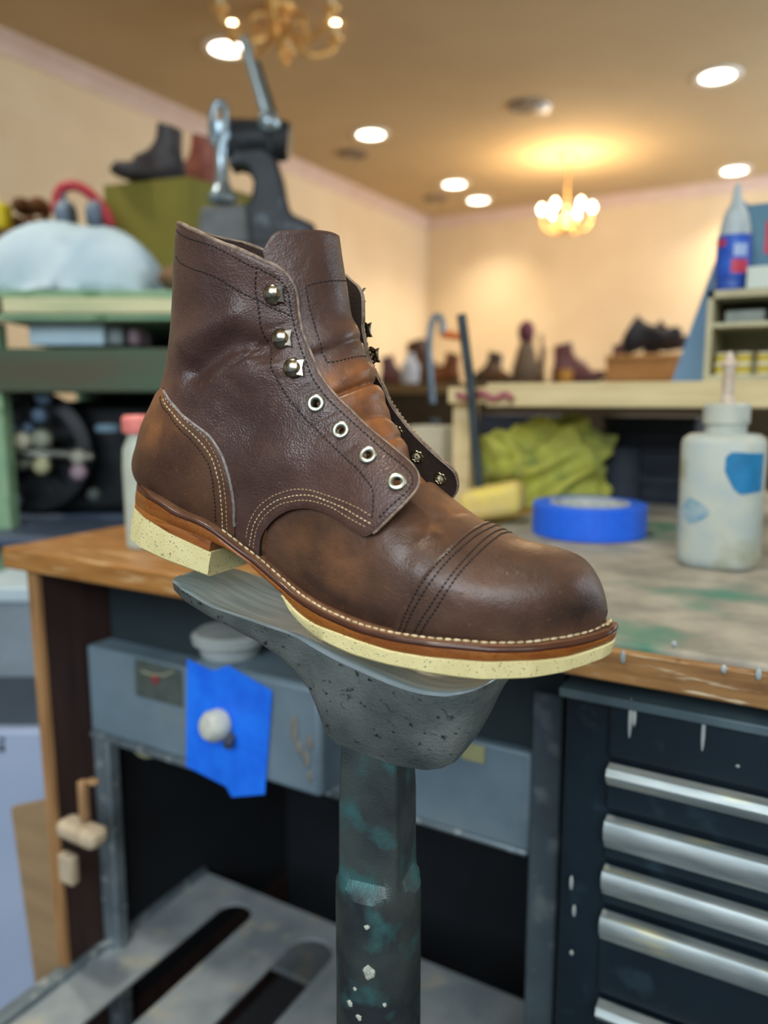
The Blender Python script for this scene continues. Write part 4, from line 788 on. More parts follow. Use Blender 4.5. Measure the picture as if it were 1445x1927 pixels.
# stacks of dark rubber sheets
sheet_m = [mat('rubber_sheet_%d' % i, c, d, .75, scale=40) for i, (c, d) in enumerate((('232b38', '1b222d'), ('2b3441', '222a36'), ('1d242f', '171d26')))]
def stack(px0, px1, py0, py1, y, dep, n, lab, grp, seed):
    rr = random.Random(seed); A = ony(px0, py1, y); B = ony(px1, py1, y); T = ony(px0, py0, y); z0 = BZ if py1 > 900 else A[2]; zh = (T[2]-z0)/n
    for i in range(n):
        dx, dy = rr.uniform(-.006, .006), rr.uniform(-.008, .008)
        pos = 'topmost of' if i == n-1 else 'bottom one of' if i == 0 else None
        o = MB().box((A[0]+dx, y+dy, z0+zh*i+.0004), (B[0]+dx, y+dep+dy, z0+zh*(i+1)-.0008)).build('rubber_sheet', sheet_m[rr.randrange(3)], bevel=.0025)
        tag(o, ('%s %s' % (pos, lab)) if pos else 'sheet inside %s' % lab, 'rubber sheet', grp)
stack(1128, 1300, 783, 948, 1.40, .2, 12, 'the tall stack of dark rubber sheets behind the squeeze bottle', 'dark rubber sheets in the tall stack', 1)
stack(897, 1010, 780, 944, 1.55, .16, 10, 'the dark rubber sheet stack half hidden behind the green cloth', 'dark rubber sheets behind the cloth', 2)
p = onz(1130, 940, BZ); t = tag(MB().lathe([(.001, 0), (.03, 0), (.034, .004), (.034, .09), (.028, .10), (.001, .10)], onz(1168, 946, BZ), 32).build('dark_roll', sheet_m[1]), 'short dark rubber roll standing between green cloth and tall sheet stack', 'roll')
# ------------------------------------------------------------------ shelf above the bench
cream_w = mat('cream_wood', 'd6c99c', 'c4b587', .6, scale=14, stretch=(.6, 6, 6))
SY = 1.15; a = ony(850, 722, SY); b = ony(850, 765, SY); sh = thing('bench_shelf', 'cream painted plank shelf above the back of the bench', 'shelf', (a[0], SY, b[2])); so = (a[0], SY, b[2]); ST = a[2]
MB().box((a[0]+.06, SY, b[2]), (.75, SY+.30, a[2])).build('shelf_board', cream_w, sh, bevel=.002, offset=so)
u = ony(852, 760, SY+.02); v = ony(884, 760, SY+.02); MB().box((u[0], SY+.02, BZ), (v[0], SY+.06, a[2]-.012)).build('post', cream_w, sh, bevel=.002, offset=so); MB().box((.68, SY+.02, BZ), (.71, SY+.06, b[2])).build('post', cream_w, sh, offset=so)
MB().box((u[0], SY+.0, b[2]+.005), (a[0]+.062, SY+.05, a[2]-.006)).build('corner_block', cream_w, sh, bevel=.002, offset=so)
# pink string looped round the shelf corner
q = [ony(x, y, SY-.012) for x, y in ((858, 742), (880, 748), (905, 740), (930, 750), (950, 742), (965, 752))]
tag(MB().tube(smooth_line(q, 6), .005, 8).build('pink_string', mat('pink_string', 'a5646c', '8d4f5a', .8, scale=200)), 'faded pink cord hung along the front corner of the cream shelf', 'cord')
# tools leaning at the shelf end
steel = mat('tool_steel', '6f7f89', '55636c', .35, .8, scale=40); dsteel = mat('dark_steel', '3d474d', '2e363b', .5, .6, scale=40)
A, B = ony(868, 592, 1.10), ony(902, 850, 1.10); foot = V3(B[0]+.008, 1.095, BZ)
tag(MB().tube([A, A*.5+B*.5, foot], .0075, 12).build('steel_bar', dsteel), 'long dark steel bar leaning against the shelf post', 'bar')
d_ = 1.32; t = thing('bar_clamp', 'curved steel bar clamp with dark base, upright beside the leaning bar', 'clamp', onz(815, 905, BZ)); cp = np.array(t.location); sc = float((cp-EYE)@FWD)/FPX
f_ = lambda x, y: (RGT*(x-815)*sc+ZUP*(905-y)*sc)
MB().tube(smooth_line([f_(812, 760), f_(806, 690), f_(806, 640), f_(812, 610), f_(820, 603), f_(828, 610), f_(830, 635)], 6), .0075, 12).build('frame', steel, t)
MB().lathe([(.001, 0), (.03, 0), (.032, .006), (.024, .02), (.016, .05), (.020, .07), (.018, .095), (.022, .11), (.012, .14), (.001, .14)], (0, 0, 0), 24).build('base', dsteel, t)
q = f_(842, 636); MB().tube([q-RGT*.02, q, q+RGT*.025-ZUP*.006], [.006, .010, .007], 12).build('orange_grip', mat('orange_grip', 'd9742a', 'c25f1c', .5, scale=60), t)
# ------------------------------------------------------------------ pigeon-hole cabinet and what stands on it
CYF = 1.17; c0 = ony(1322, 722, CYF); c1 = ony(1322, 512, CYF); cx0, cx1 = c0[0], c0[0]+.30; cz0, cz1 = ST, ony(1322, 548, CYF)[2]; cd = .16
cab_m = mat('cabinet_cream', 'b9b593', 'a6a283', .6, scale=20); cab = thing('thread_cabinet', 'cream pigeonhole cabinet of yellow thread spools on the shelf', 'cabinet', (cx0, CYF, cz0)); co_ = (cx0, CYF, cz0)
MB().box((cx0, CYF, cz0), (cx0+.008, CYF+cd, cz1)).build('side_board', cab_m, cab, offset=co_); MB().box((cx1-.008, CYF, cz0), (cx1, CYF+cd, cz1)).build('side_board', cab_m, cab, offset=co_)
MB().box((cx0, CYF, cz1-.010), (cx1, CYF+cd, cz1)).build('top_board', cab_m, cab, offset=co_); MB().box((cx0+.008, CYF, cz0), (cx1-.008, CYF+cd, cz0+.008)).build('base_board', cab_m, cab, offset=co_)
MB().box((cx0+.008, CYF+cd-.005, cz0+.008), (cx1-.008, CYF+cd, cz1-.010)).build('back_board', cab_m, cab, offset=co_)
zs = ony(1340, 608, CYF)[2]; MB().box((cx0+.008, CYF+.003, zs-.006), (cx1-.008, CYF+cd-.005, zs)).build('divider', cab_m, cab, offset=co_)
sp_y = mat('yellow_thread', 'c9b749', 'a7983a', .7, scale=300); sp_w = mat('spool_core', 'd8d3bd', rough=.6)
k = 0; first = None
for row in range(2):
    for i in range(10):
        x = cx0+.022+i*.0265; z = cz0+.0085+row*.0155; y = CYF+.02+row*.004
        loc = (x, y, z)
        if first is None:
            first = thing('thread_spool', 'small yellow thread spool in the cream cabinet', 'spool', loc, 0, 'yellow thread spools in the cabinet')
            cyl('thread', sp_y, [(.004, .002), (.010, .002), (.0108, .0075), (.010, .013), (.004, .013)], (0, 0, 0), first, 20); cyl('core', sp_w, [(.001, 0), (.0115, 0), (.0115, .002), (.005, .002), (.005, .013), (.0115, .013), (.0115, .015), (.001, .015)], (0, 0, 0), first, 20)
        else: copy_tree(first, loc)
gb = mat('grey_packet', '9aa39b', '828b83', .7, scale=30)
for i in range(4):
    x = cx0+.02+i*.06; tag(MB().box((x, CYF+.03, zs+.0005), (x+.05, CYF+.12, zs+.018)).build('paper_packet', gb, bevel=.002), 'grey paper packet on the upper level of the cream cabinet', 'packet', 'grey packets in the cabinet')
# glue bottle
p = ony(1376, 546, CYF+.05); p = V3(p[0], CYF+.05, cz1); s = float((p-EYE)@FWD)/FPX; t = thing('glue_bottle', 'glue bottle with deep blue label and grey cone nozzle on the cream cabinet', 'bottle', p)
cyl('bottle_body', mat('glue_bottle_blue', '2a55b0', '244a9c', .4, scale=40), [(.001, 0), (28*s, 0), (30*s, 4*s), (30*s, 20*s), (28*s, 24*s), (29*s, 26*s), (29*s, 104*s), (.001, 104*s)], (0, 0, 0), t)
cyl('shoulder', mat('nozzle_grey', 'b7c4c8', '9fb0b6', .4, scale=40), [(28*s, 104*s), (27*s, 118*s), (22*s, 140*s), (15*s, 155*s), (12*s, 158*s), (9*s, 170*s), (5*s, 195*s), (.001, 197*s)], (0, 0, 0), t)
lb = mat('label_blue', '1d46ad', '2b62c8', .5, scale=50); red = mat('label_red', 'c23a50', 'b2314a', .5, scale=60); pale = mat('label_pale', '9db4dc', rough=.5)
def label_arc(a0_, a1_, z0, z1, rad, m, nm, par):
    RR_ = []
    cf2 = V3(*(np.array(par.location)[:2] if par.parent is None else np.array(par.parent.location)[:2]), 0); cf2 /= np.linalg.norm(cf2); cr2 = np.cross(cf2, ZUP)
    for a in np.linspace(a0_, a1_, 12): b_ = -cf2*math.cos(a)+cr2*math.sin(a); RR_.append([b_*rad+ZUP*z0, b_*rad+ZUP*z1, b_*(rad+.0008)+ZUP*z1, b_*(rad+.0008)+ZUP*z0])
    return MB().rings(RR_).build(nm, m, par)
l_ = label_arc(-1.5, 1.5, 28*s, 102*s, 29.2*s, lb, 'label', t)
for z0, z1, a0_, a1_, m in ((34, 58, -.1, .9, red), (84, 96, -1.2, -.5, red), (64, 86, .0, .8, pale)): label_arc(a0_, a1_, z0*s, z1*s, 30*s, m, 'print', l_)
p = ony(1420, 508, CYF+.10); teal = mat('teal_box', '4c7c93', '437087', .5, scale=20)
t = thing('teal_box', 'teal box with a red mark standing behind the glue bottle', 'box', (p[0], CYF+.085, cz1+.0))
z1 = ony(1420, 385, CYF+.09)[2]-cz1; MB().box((-.022, 0, 0), (.10, .06, z1)).build('carton', teal, t, bevel=.002); MB().box((.012, -.0015, z1*.45), (.07, 0, z1*.80)).build('red_mark', red, t)
p = ony(1422, 545, CYF+.02); tag(MB().box((p[0]-.012, CYF+.012, cz1), (p[0]+.12, CYF+.075, cz1+.030)).build('white_carton', mat('white_carton', 'cdd8cf', 'bccac2', .6, scale=20), bevel=.002), 'low white carton in front of the teal box', 'carton')
# blue board leaning at the cabinet's side
bb = mat('blue_board', '6f98bd', '5f89b0', .5, scale=6); yq = CYF+.19
P4 = [ony(x, y, yq) for x, y in ((1262, 722), (1332, 722), (1425, 395), (1388, 372))]; P4 = [V3(q[0], q[1], max(q[2], ST)) for q in P4]; off = V3(0, .012, 0)
tag(MB().hexa([P4[0], P4[1], P4[1]+off, P4[0]+off, P4[3], P4[2], P4[2]+off, P4[3]+off]).build('blue_board', bb), 'pale blue board leaning at a slant behind the thread cabinet', 'board')
# ------------------------------------------------------------------ far counter with boots and scraps
FY = 2.8; fz = ony(1000, 719, FY)[2]
fc_m = mat('counter_wood', '8c7048', '735a38', .7, scale=10, stretch=(.6, 6, 6)); brown_p = mat('counter_front', '4b3d28', '3c3020', .8, scale=6)
q0, q1 = ony(610, 720, FY)[0], ony(1330, 720, FY)[0]+.9
fc = thing('back_counter', 'brown wooden back counter holding boots and leather scraps beyond the shelf', 'counter', (q0, FY, 0)); fo = (q0, FY, 0)
MB().box((q0, FY-.02, fz-.04), (q1, FY+.6, fz)).build('counter_top', fc_m, fc, offset=fo); MB().box((q0+.02, FY, 0), (q1-.02, FY+.02, fz-.04)).build('front_panel', brown_p, fc, offset=fo); MB().box((q0+.02, FY+.02, 0), (q0+.05, FY+.58, fz-.04)).build('side_panel', brown_p, fc, offset=fo); MB().box((q1-.05, FY+.02, 0), (q1-.02, FY+.58, fz-.04)).build('side_panel', brown_p, fc, offset=fo)
def grid_surf(L, t0, t1, nt, nv):
    T_, V_ = np.meshgrid(np.linspace(t0, t1, nt), np.linspace(0, 2, nv, endpoint=False), indexing='ij'); return L(T_, V_)/1000
def old_boot(label, loc, rz, c1, c2, sole_c, sc=1., low=False, tilt=(0, 0), group=None):
    t = thing('old_shoe' if low else 'old_boot', label, 'shoe' if low else 'boot', loc, 0, group); t.rotation_euler = (R(tilt[0]), R(tilt[1]), rz); t.scale = (sc,)*3
    um = mat('boot_'+c1+c2, c1, c2, .5, scale=20)
    q_ = grid_surf(LQ, 0, 10.2 if low else 15, 30, 32); v_ = grid_surf(LV, 0.02, 11.5, 24, 32)
    m = MB(); m.rings([list(r_) for r_ in q_], 0, False); m.rings([list(r_) for r_ in v_], 0, False); m.build('upper', um, t, smooth=70)
    tg = MB(); tg.rings([[tuple(LT(np.array(float(u_)), np.array(float(k_)))/1000) for k_ in np.linspace(-.9, .9, 9)]+[tuple(LT(np.array(float(u_)), np.array(float(k_)))/1000-V3(.002, 0, .001)) for k_ in np.linspace(.9, -.9, 9)] for u_ in np.linspace(15, 95 if low else 153, 16)]); tg.build('tongue', um, t, smooth=70)
    so_ = MB(); RR_ = []
    for zf, ins in ((lambda x: welt_z(x), 0), (lambda x: np.where(x < 80, 0, np.maximum(welt_z(x)-17, 0)), 1)):
        x_, o_ = outline(x0, x1, ins, 40); z_ = zf(x_); RR_.append(np.stack([o_[:, 0], o_[:, 1], np.r_[z_, z_[::-1]]], 1)/1000)
    so_.rings([list(r_) for r_ in RR_], 0, False); n_ = len(RR_[0]); h_ = n_//2
    for o_ in (0, n_):
        so_.f += [(o_+j, o_+j+1, o_+n_-2-j, o_+n_-1-j) for j in range(h_-1)]; so_.m += [0]*(h_-1)
    so_.build('sole', mat('sole_'+sole_c, sole_c, rough=.7), t, smooth=40); return t
cfx = lambda px, dy=.12: V3(ony(px, 715, FY+dy)[0], FY+dy, fz)
old_boot('reddish brown laced boot on the back counter beside the tan box', cfx(1036, .12), R(15), '5a2f2b', '7b4a48', '2a2322', .70)
old_boot('mauve brown boot with black collar behind the reddish brown one', cfx(1150, .42), R(-25), '7b5a5a', '4a3232', '2a2322', .75)
bx = thing('tan_box', 'flat tan cardboard box under the black shoes on the back counter', 'box', cfx(1212, .08)); s = float((np.array(bx.location)-EYE)@FWD)/FPX
MB().box((-72*s, -.01, 0), (66*s, .2, 42*s)).build('carton', mat('tan_card', 'bd8a52', 'a97843', .75, scale=15), bx, bevel=.004); MB().box((-74*s, -.014, 42*s), (68*s, .204, 50*s)).build('lid', mat('tan_card2', 'c79459', 'b3814a', .75, scale=15), bx, bevel=.003)
zt_ = np.array(bx.location)+V3(0, .09, 50*s)
old_boot('black shoe lying with its toe raised on the tan box', zt_+V3(-.09, -.02, .002), R(0), '1a1a20', '2a2428', '141416', .72, True, (0, -16))
old_boot('black and rust shoe standing behind on the tan box', zt_+V3(-.04, .07, .002), R(10), '1f1b1d', '4a2a1c', '141416', .70, True, (0, -10))
old_boot('dark olive boot beside a wine red last on the back counter', cfx(945, .24), R(165), '4a4032', '3a3127', '2b251f', .62)
old_boot('low brown shoe on the back counter over the pink cord', cfx(905, .06), R(5), '6b4a2c', '57391f', '2b251f', .5, True)
last_m = mat('wine_last', '5a2632', '6f3440', .5, scale=15)
p = cfx(988, .02); t = thing('shoe_tree', 'wine red shoe tree standing upright on the back counter', 'shoe tree', p); s = float((p-EYE)@FWD)/FPX
MB().lathe([(.001, 0), (22*s, 0), (26*s, 20*s), (16*s, 60*s), (10*s, 75*s), (.001, 76*s)], (0, 0, 0), 20).build('heel_block', mat('tree_wood', '6f5a42', '5c4834', .6, scale=20), t); MB().ball((0, 0, 92*s), (16*s, 14*s, 22*s)).build('toe_block', last_m, t)
p = cfx(1010, .22); s = float((p-EYE)@FWD)/FPX
t = thing('tool_bundle', 'bundle of grey brown wooden sticks standing on the back counter', 'tools', p)
rr = random.Random(9)
for i in range(6): a = rr.uniform(-.25, .35); MB().tube([RGT*rr.uniform(-14, 14)*s+HF*rr.uniform(-8, 8)*s, RGT*(a*90+rr.uniform(-8, 8))*s+ZUP*rr.uniform(60, 110)*s], [.009, .006], 8).build('stick', mat('stick_wood', '6d5b48', '5a4836', .7, scale=20), t)
p = cfx(1065, .2); s = float((p-EYE)@FWD)/FPX; tag(MB().box((p[0]-18*s, p[1], fz), (p[0]+22*s, p[1]+.1, fz+44*s)).build('pale_box', mat('pale_pink_box', 'c4a99a', 'b0937f', .7, scale=20), bevel=.003), 'pale pinkish box between the sticks and the boots on the back counter', 'box')
p = cfx(1062, .04); s = float((p-EYE)@FWD)/FPX; tag(MB().lathe([(.001, 0), (14*s, 0), (15*s, 4*s), (15*s, 22*s), (.001, 24*s)], p, 24).build('amber_jar', mat('amber_jar', 'c9923a', 'b27f2c', .4, scale=20)), 'small amber jar before the pale pinkish box', 'jar')
old_boot('brown boot on the back counter behind the upright clamp', cfx(765, .38), R(-10), '6a4326', '4c2f1b', '201c1a', .95)
old_boot('rust orange boot on the back counter left of the leaning bar'.replace('left of', 'next to'), cfx(865, .2), R(170), '8a5127', '6f3d1c', '2a211c', .62)
old_boot('grey boot with red trim half hidden behind the boot tongue', cfx(715, .14), R(8), '5d5f63', '8c3324', '28282a', .58)
old_boot('dark brown boot at the counter end behind the boot shaft', cfx(655, .22), R(190), '4d3524', '6a4b33', '201c1a', .64)
p = cfx(772, .05); s = float((p-EYE)@FWD)/FPX; tag(MB().lathe([(.001, 0), (16*s, 0), (17*s, 3*s), (17*s, 34*s), (11*s, 44*s), (8*s, 46*s), (8*s, 56*s), (.001, 57*s)], p, 24).build('white_bottle', mat('white_plastic', 'c9cdd2', 'b5bac2', .5, scale=20)), 'small white bottle among the boots on the back counter', 'bottle')
# pale carton and dark tin behind the far flap, on the bench
p = onz(800, 935, BZ); s = float((p-EYE)@FWD)/FPX; tag(MB().box((p[0]-38*s, p[1], BZ), (p[0]+34*s, p[1]+.06, BZ+132*s)).build('pale_carton', mat('pale_carton', 'bdb9a3', 'aaa690', .7, scale=12), bevel=.003), 'pale upright carton on the bench behind the spread boot flap', 'carton')
# ------------------------------------------------------------------ machine rack beyond the bench end (turned to face the room's middle)
G = lambda r_, f_, z_: EYE*V3(1, 1, 0)+RGT*r_+HF*f_+ZUP*z_
def gpos(px, py, f_):
    s_ = sight(px, py); k_ = f_/float(s_@HF); q_ = EYE+s_*k_; return float(q_@RGT), q_[2]
GM = Matrix([[RGT[0], HF[0], 0, 0], [RGT[1], HF[1], 0, 0], [0, 0, 1, 0], [0, 0, 0, 1]])
def gbox(x0_, y0_, x1_, y1_, f_, dep, mb=None):
    a_ = gpos(x0_, y0_, f_); b_ = gpos(x1_, y1_, f_); mb = mb or MB(); return mb.box((a_[0], f_, b_[1]), (b_[0], f_+dep, a_[1]), 0, GM)
mint = mat('mint_paint', '8fb18d', '6f9b7c', .6, scale=10, c3='5f8a63', s3=18); cream_g = mat('cream_green', 'd0d2a8', 'b6c096', .6, scale=12, stretch=(.5, .5, 3)); dgreen = mat('dark_green_beam', '3f5a44', '4c4a38', .6, scale=8, stretch=(.5, .5, 2)); black_m = mat('machine_black', '12161a', '1c2226', .45, .3, scale=12)
f0 = 1.46
rk = thing('machine_rack', 'green painted wooden rack with cream edged top holding the press', 'rack', G(-.5, f0, 0)); ro = np.array(rk.location)
TB = gpos(100, 545, f0)[1]; TE0 = gpos(100, 602, f0)[1]
def gb(r0, r1, f0_, f1_, z0, z1, nm, m, par, off, bev=.003): return MB().box((r0, f0_, z0), (r1, f1_, z1), 0, GM).build(nm, m, par, bevel=bev, offset=off)
rL, rR = gpos(-60, 560, f0)[0], gpos(560, 560, f0)[0]
zA = gpos(100, 560, f0)[1]; zB = gpos(100, 590, f0)[1]
gb(rL, rR, f0+.004, f0+.62, zA, TB, 'table_top', mint, rk, ro); gb(rL+.06, rR, f0, f0+.02, zB, zA, 'cream_edge', cream_g, rk, ro); gb(rL+.04, rR, f0+.006, f0+.6, TE0, zB, 'apron', mint, rk, ro)
b0, b1 = gpos(100, 655, f0+.02)[1], gpos(100, 738, f0+.02)[1]; gb(rL, rR, f0+.02, f0+.56, b1, b0, 'lower_beam', dgreen, rk, ro)
for r_ in (gpos(-45, 600, f0)[0], rR-.05): gb(r_-.022, r_+.022, f0+.03, f0+.07, 0, TE0, 'leg', mint, rk, ro); gb(r_-.022, r_+.022, f0+.5, f0+.55, 0, TE0, 'leg', mint, rk, ro)
gb(rL, rR, f0+.57, f0+.585, .3, TE0, 'back_panel', black_m, rk, ro)
# things on the rack's lower level
zf = b0
tag(gbox(52, 604, 196, 650, f0+.06, .2).build('pale_blue_box', mat('pale_blue_box', 'b9d3de', 'a5c3d2', .6, scale=10), bevel=.003), 'long pale blue box on the lower level of the green rack', 'box')
tag(gbox(200, 612, 232, 650, f0+.07, .08).build('grey_tin', mat('grey_tin', '7d8a8c', '6a777a', .5, scale=20), bevel=.006), 'grey tin next to the pale blue box under the rack top', 'tin')
tag(gbox(238, 616, 262, 650, f0+.07, .08).build('mauve_tin', mat('mauve_tin', '7e6b72', '6c5a62', .5, scale=20), bevel=.006), 'mauve grey tin beside the grey tin under the rack top', 'tin')
# pale blue sacking heaped on the table
sack_m = mat('pale_blue_sack', 'c3dae4', 'a8c4d3', .7, scale=7, c3='9db5c4', s3=11, lo3=.56, hi3=.72, bump=.2, bscale=50)
sx0, sx1 = gpos(-40, 500, f0+.1)[0], gpos(285, 500, f0+.1)[0]; zt0 = TB
RRs = []
for i in range(46):
    k = i/45; c = sx0+(sx1-sx0)*k; hh = (gpos(100, 418, f0+.1)[1]-TB)*(1-abs((k-.5)/.505)**6)*.98+.004; ring = []
    wv = .15*(1-abs(k-.5)*2*.35)
    for j in range(40):
        th = math.pi*2*j/40; r1 = 1+.04*math.sin(3*th+k*7)+.05*(1-abs(math.sin(9*k+1.6*th)))**2-.02
        y_ = .16+math.cos(th)*wv*r1; z_ = math.sin(th)*hh*r1 if math.sin(th) > 0 else math.sin(th)*.003
        ring.append(GM@Vector((c+.012*math.sin(4*th+k*6), f0+y_, zt0+.004+max(z_, -.0035))))
    RRs.append(ring)
tag(MB().rings(RRs).build('sack', sack_m, smooth=80), 'pale blue sacking heaped along the green rack top', 'sack')
tag(MB().ball((0, 0, 0), (.075, .05, .03)).build('brown_rag', mat('brown_rag', '8a6a4a', '4a3a30', .85, scale=30), offset=None), 'brown and black rag crumpled beside the pale blue sacking, behind the collar', 'rag').matrix_world = Matrix.Translation(Vector(G(gpos(360, 505, f0+.07)[0], f0+.07, TB+.031)))
# olive box and two old boots on it
fo_ = f0+.50; za = TB
q0_, q1_ = gpos(196, 400, fo_), gpos(345, 330, fo_)
ob = thing('olive_box', 'olive green cardboard box under the old boots on the rack', 'box', G(q0_[0], fo_, za)); oo = np.array(ob.location)
M_ = GM; zto = gpos(300, 348, fo_)[1]
MB().hexa([G(q0_[0], fo_, za), G(q1_[0]+.02, fo_-.03, za), G(q1_[0]+.16, fo_+.16, za), G(q0_[0]+.1, fo_+.2, za), G(q0_[0], fo_, zto), G(q1_[0]+.02, fo_-.03, zto+.012), G(q1_[0]+.16, fo_+.16, zto+.012), G(q0_[0]+.1, fo_+.2, zto)]).build('carton', mat('olive_card', '7d7626', '6f691f', .7, scale=8), ob, bevel=.003, offset=oo)
def grackboot(label, px, f_, z, rz, c1, c2, sc, tilt=(0, 0)): return old_boot(label, G(gpos(px, 300, f_)[0], f_, z), YAW+rz, c1, c2, '1d1a1a', sc, False, tilt)
grackboot('old dark boot with tall black shaft on the olive box', 350, fo_+.03, zto+.013, R(195), '26262b', '39302e', .60)
grackboot('old red brown boot beside the black shaft on the olive box', 424, fo_+.235, zto+.013, R(182), '7a3b2e', '98543c', .80)
grackboot('dark brown boot lying low on the edge of the olive box', 238, fo_+.12, zto+.006, R(20), '4a3028', '2c2424', .36)
# red arched ear defenders, brown leather pile, yellow tin
bcb = gpos(150, 430, f0+.33)[1]; tag(MB().box((gpos(-70, 430, f0+.33)[0], f0+.33, TB+.0005), (gpos(195, 430, f0+.33)[0], f0+.48, bcb-.0005), 0, GM).build('brown_crate', mat('brown_crate', '6f4c2c', '5a3b20', .75, scale=10), bevel=.003), 'brown crate hidden behind the pale sacking on the rack', 'crate')
p0 = gpos(158, 425, f0+.40); g_ = lambda x, y: G(gpos(x, y, f0+.40)[0], f0+.40, gpos(x, y, f0+.40)[1])
t = thing('ear_defenders', 'red arched ear defenders with blue grey pads behind the sacking', 'ear defenders', G(p0[0], f0+.40, bcb)); eo = np.array(t.location); zb_ = TB
arc_ = [g_(106, 400), g_(108, 372), g_(118, 354), g_(138, 349), g_(160, 358), g_(182, 378), g_(200, 402), g_(210, 425)]
MB().tube(smooth_line(arc_, 6), .012, 12).build('headband', mat('red_band', 'c03a44', 'a82f3b', .5, scale=30), t, offset=eo)
pad = mat('blue_grey_pad', '6f8394', '5d7082', .6, scale=20)
for (x, y) in ((125, 408), (182, 405)): c_ = g_(x, y); c_ = V3(c_[0], c_[1], bcb+.040); MB().lathe([(.001, -.016), (.03, -.016), (.036, -.008), (.036, .008), (.03, .016), (.001, .016)], c_, 28, tuple(RGT)).build('ear_pad', pad, t, offset=eo); MB().tube([c_, g_(*(118, 356) if x < 150 else (184, 380))], .006, 8).build('stem', pad, t, offset=eo)
br = mat('brown_leather_scrap', '7a4f26', '59371a', .75, scale=14, bump=.3, bscale=80); rr = random.Random(5)
for i, (x, y) in enumerate(((36, 428), (64, 428), (92, 430), (45, 402), (76, 400))):
    c_ = gpos(x, y, f0+.42); z_ = bcb if i < 3 else bcb+.045
    V_ = MB(); RR_ = []
    for k in range(9):
        a_ = k/8*math.pi; rad = math.sin(a_)*.5+.5 if 0 < k < 8 else .15
        RR_.append([G(c_[0]-.018+.036*k/8, f0+.42, z_)+HF*(.05*math.cos(th)*rad*(1+.12*math.sin(3*th+i)))+ZUP*(.022+.021*math.sin(th)*rad*(1+.1*math.sin(2*th+i+k))) for th in [2*math.pi*j/18 for j in range(18)]])
    tag(V_.rings(RR_).build('leather_roll', br, smooth=60), ['brown leather roll by the yellow tin on the rack', 'brown leather roll in the middle of the bottom row on the rack', 'brown leather roll against the red ear defenders', 'brown leather roll on top, nearer the yellow tin', 'brown leather roll on top, nearer the ear defenders'][i], 'leather roll', 'brown leather rolls on the rack')
tag(gbox(-50, 378, 9, 430, f0+.34, .05).build('yellow_tin', mat('yellow_tin', 'd8c416', 'c9b40f', .5, scale=20), bevel=.008), 'bright yellow tin at the end of the rack', 'tin')
# the press
fp = f0+.34; sp2 = float(fp)/FPX*1.0; g_ = lambda x, y, df=0.: G(gpos(x, y, fp)[0]*(1), fp+df, gpos(x, y, fp)[1])
cast = mat('press_black', '2b3136', '20262a', .5, .3, scale=16, c3='4a555c', s3=30); bright = mat('press_steel', 'a9bcc6', '8ba0ac', .3, .8, scale=30); grey_b = mat('press_base', '6d7274', '5a5f61', .6, scale=20)
pr = thing('arbor_press', 'black cast iron arbor press with steel lever standing on the rack', 'press', V3(*G(gpos(480, 440, fp)[0], fp, TB))); po = np.array(pr.location)
def gprism(poly, f_a, f_b, nm, m, par=pr, bev=.008):
    o_ = g_(0, 0)*0; pts_ = [gpos(x, y, fp) for x, y in poly]; A_ = [G(r_, f_a, z_) for r_, z_ in pts_]; B_ = [G(r_, f_b, z_) for r_, z_ in pts_]
    return MB().rings([A_, B_]).build(nm, m, par, bevel=bev, bseg=3, offset=po)
gprism([(434, 300), (448, 288), (500, 285), (522, 303), (534, 340), (542, 385), (552, 408), (596, 428), (600, 520), (440, 520), (450, 425), (462, 396), (476, 382), (481, 350), (470, 324), (452, 318), (436, 324)], fp-.035, fp+.035, 'frame', cast)
MB().tube([g_(418, 264), g_(430, 262), g_(535, 266), g_(546, 268)], [.032, .042, .042, .036], 28).build('head', cast, pr, offset=po)
rg = smooth_line([g_(412, 285), g_(408, 240), g_(414, 214), g_(424, 208), g_(432, 225), g_(430, 260), g_(420, 300)], 6); MB().tube(rg-HF*.045, .008, 10).build('spring_ring', bright, pr, offset=po)
MB().lathe([(.012, 0), (.030, .004), (.034, .016), (.022, .03), (.015, .05), (.013, .10), (.018, .125), (.026, .14), (.026, .165), (.014, .17)], g_(424, 392)-HF*.03, 24).build('ram', bright, pr, offset=po)
lv = g_(512, 246)-HF*.05; lv2 = g_(466, 92)-HF*.05; MB().tube([lv, lv*.5+lv2*.5, lv2], [.013, .0115, .010], 16).build('lever', bright, pr, offset=po); MB().ball(tuple(lv), (.024, .024, .024)).build('pivot_knob', bright, pr, offset=po)
MB().tube([g_(524, 250)+HF*.02, g_(480, 110)+HF*.02], [.010, .008], 12).build('counter_lever', cast, pr, offset=po)
gprism([(380, 470), (392, 402), (470, 398), (478, 470)], fp-.07, fp+.05, 'anvil_block', grey_b)
b_ = [gpos(372, 470, fp), gpos(610, 470, fp)]; MB().box((b_[0][0], fp-.08, TB), (b_[1][0], fp+.09, b_[0][1]+.002), 0, GM).build('base', cast, pr, bevel=.006, offset=po)
tag(MB().ball((0, 0, 0), (.05, .035, .045)).build('white_rag', mat('white_rag', 'c9d5d6', 'aebfc4', .85, scale=20)), 'white rag bunched against the press base above the collar', 'rag').matrix_world = Matrix.Translation(Vector(G(gpos(386, 420, fp-.13)[0], fp-.13, TB+.045)))
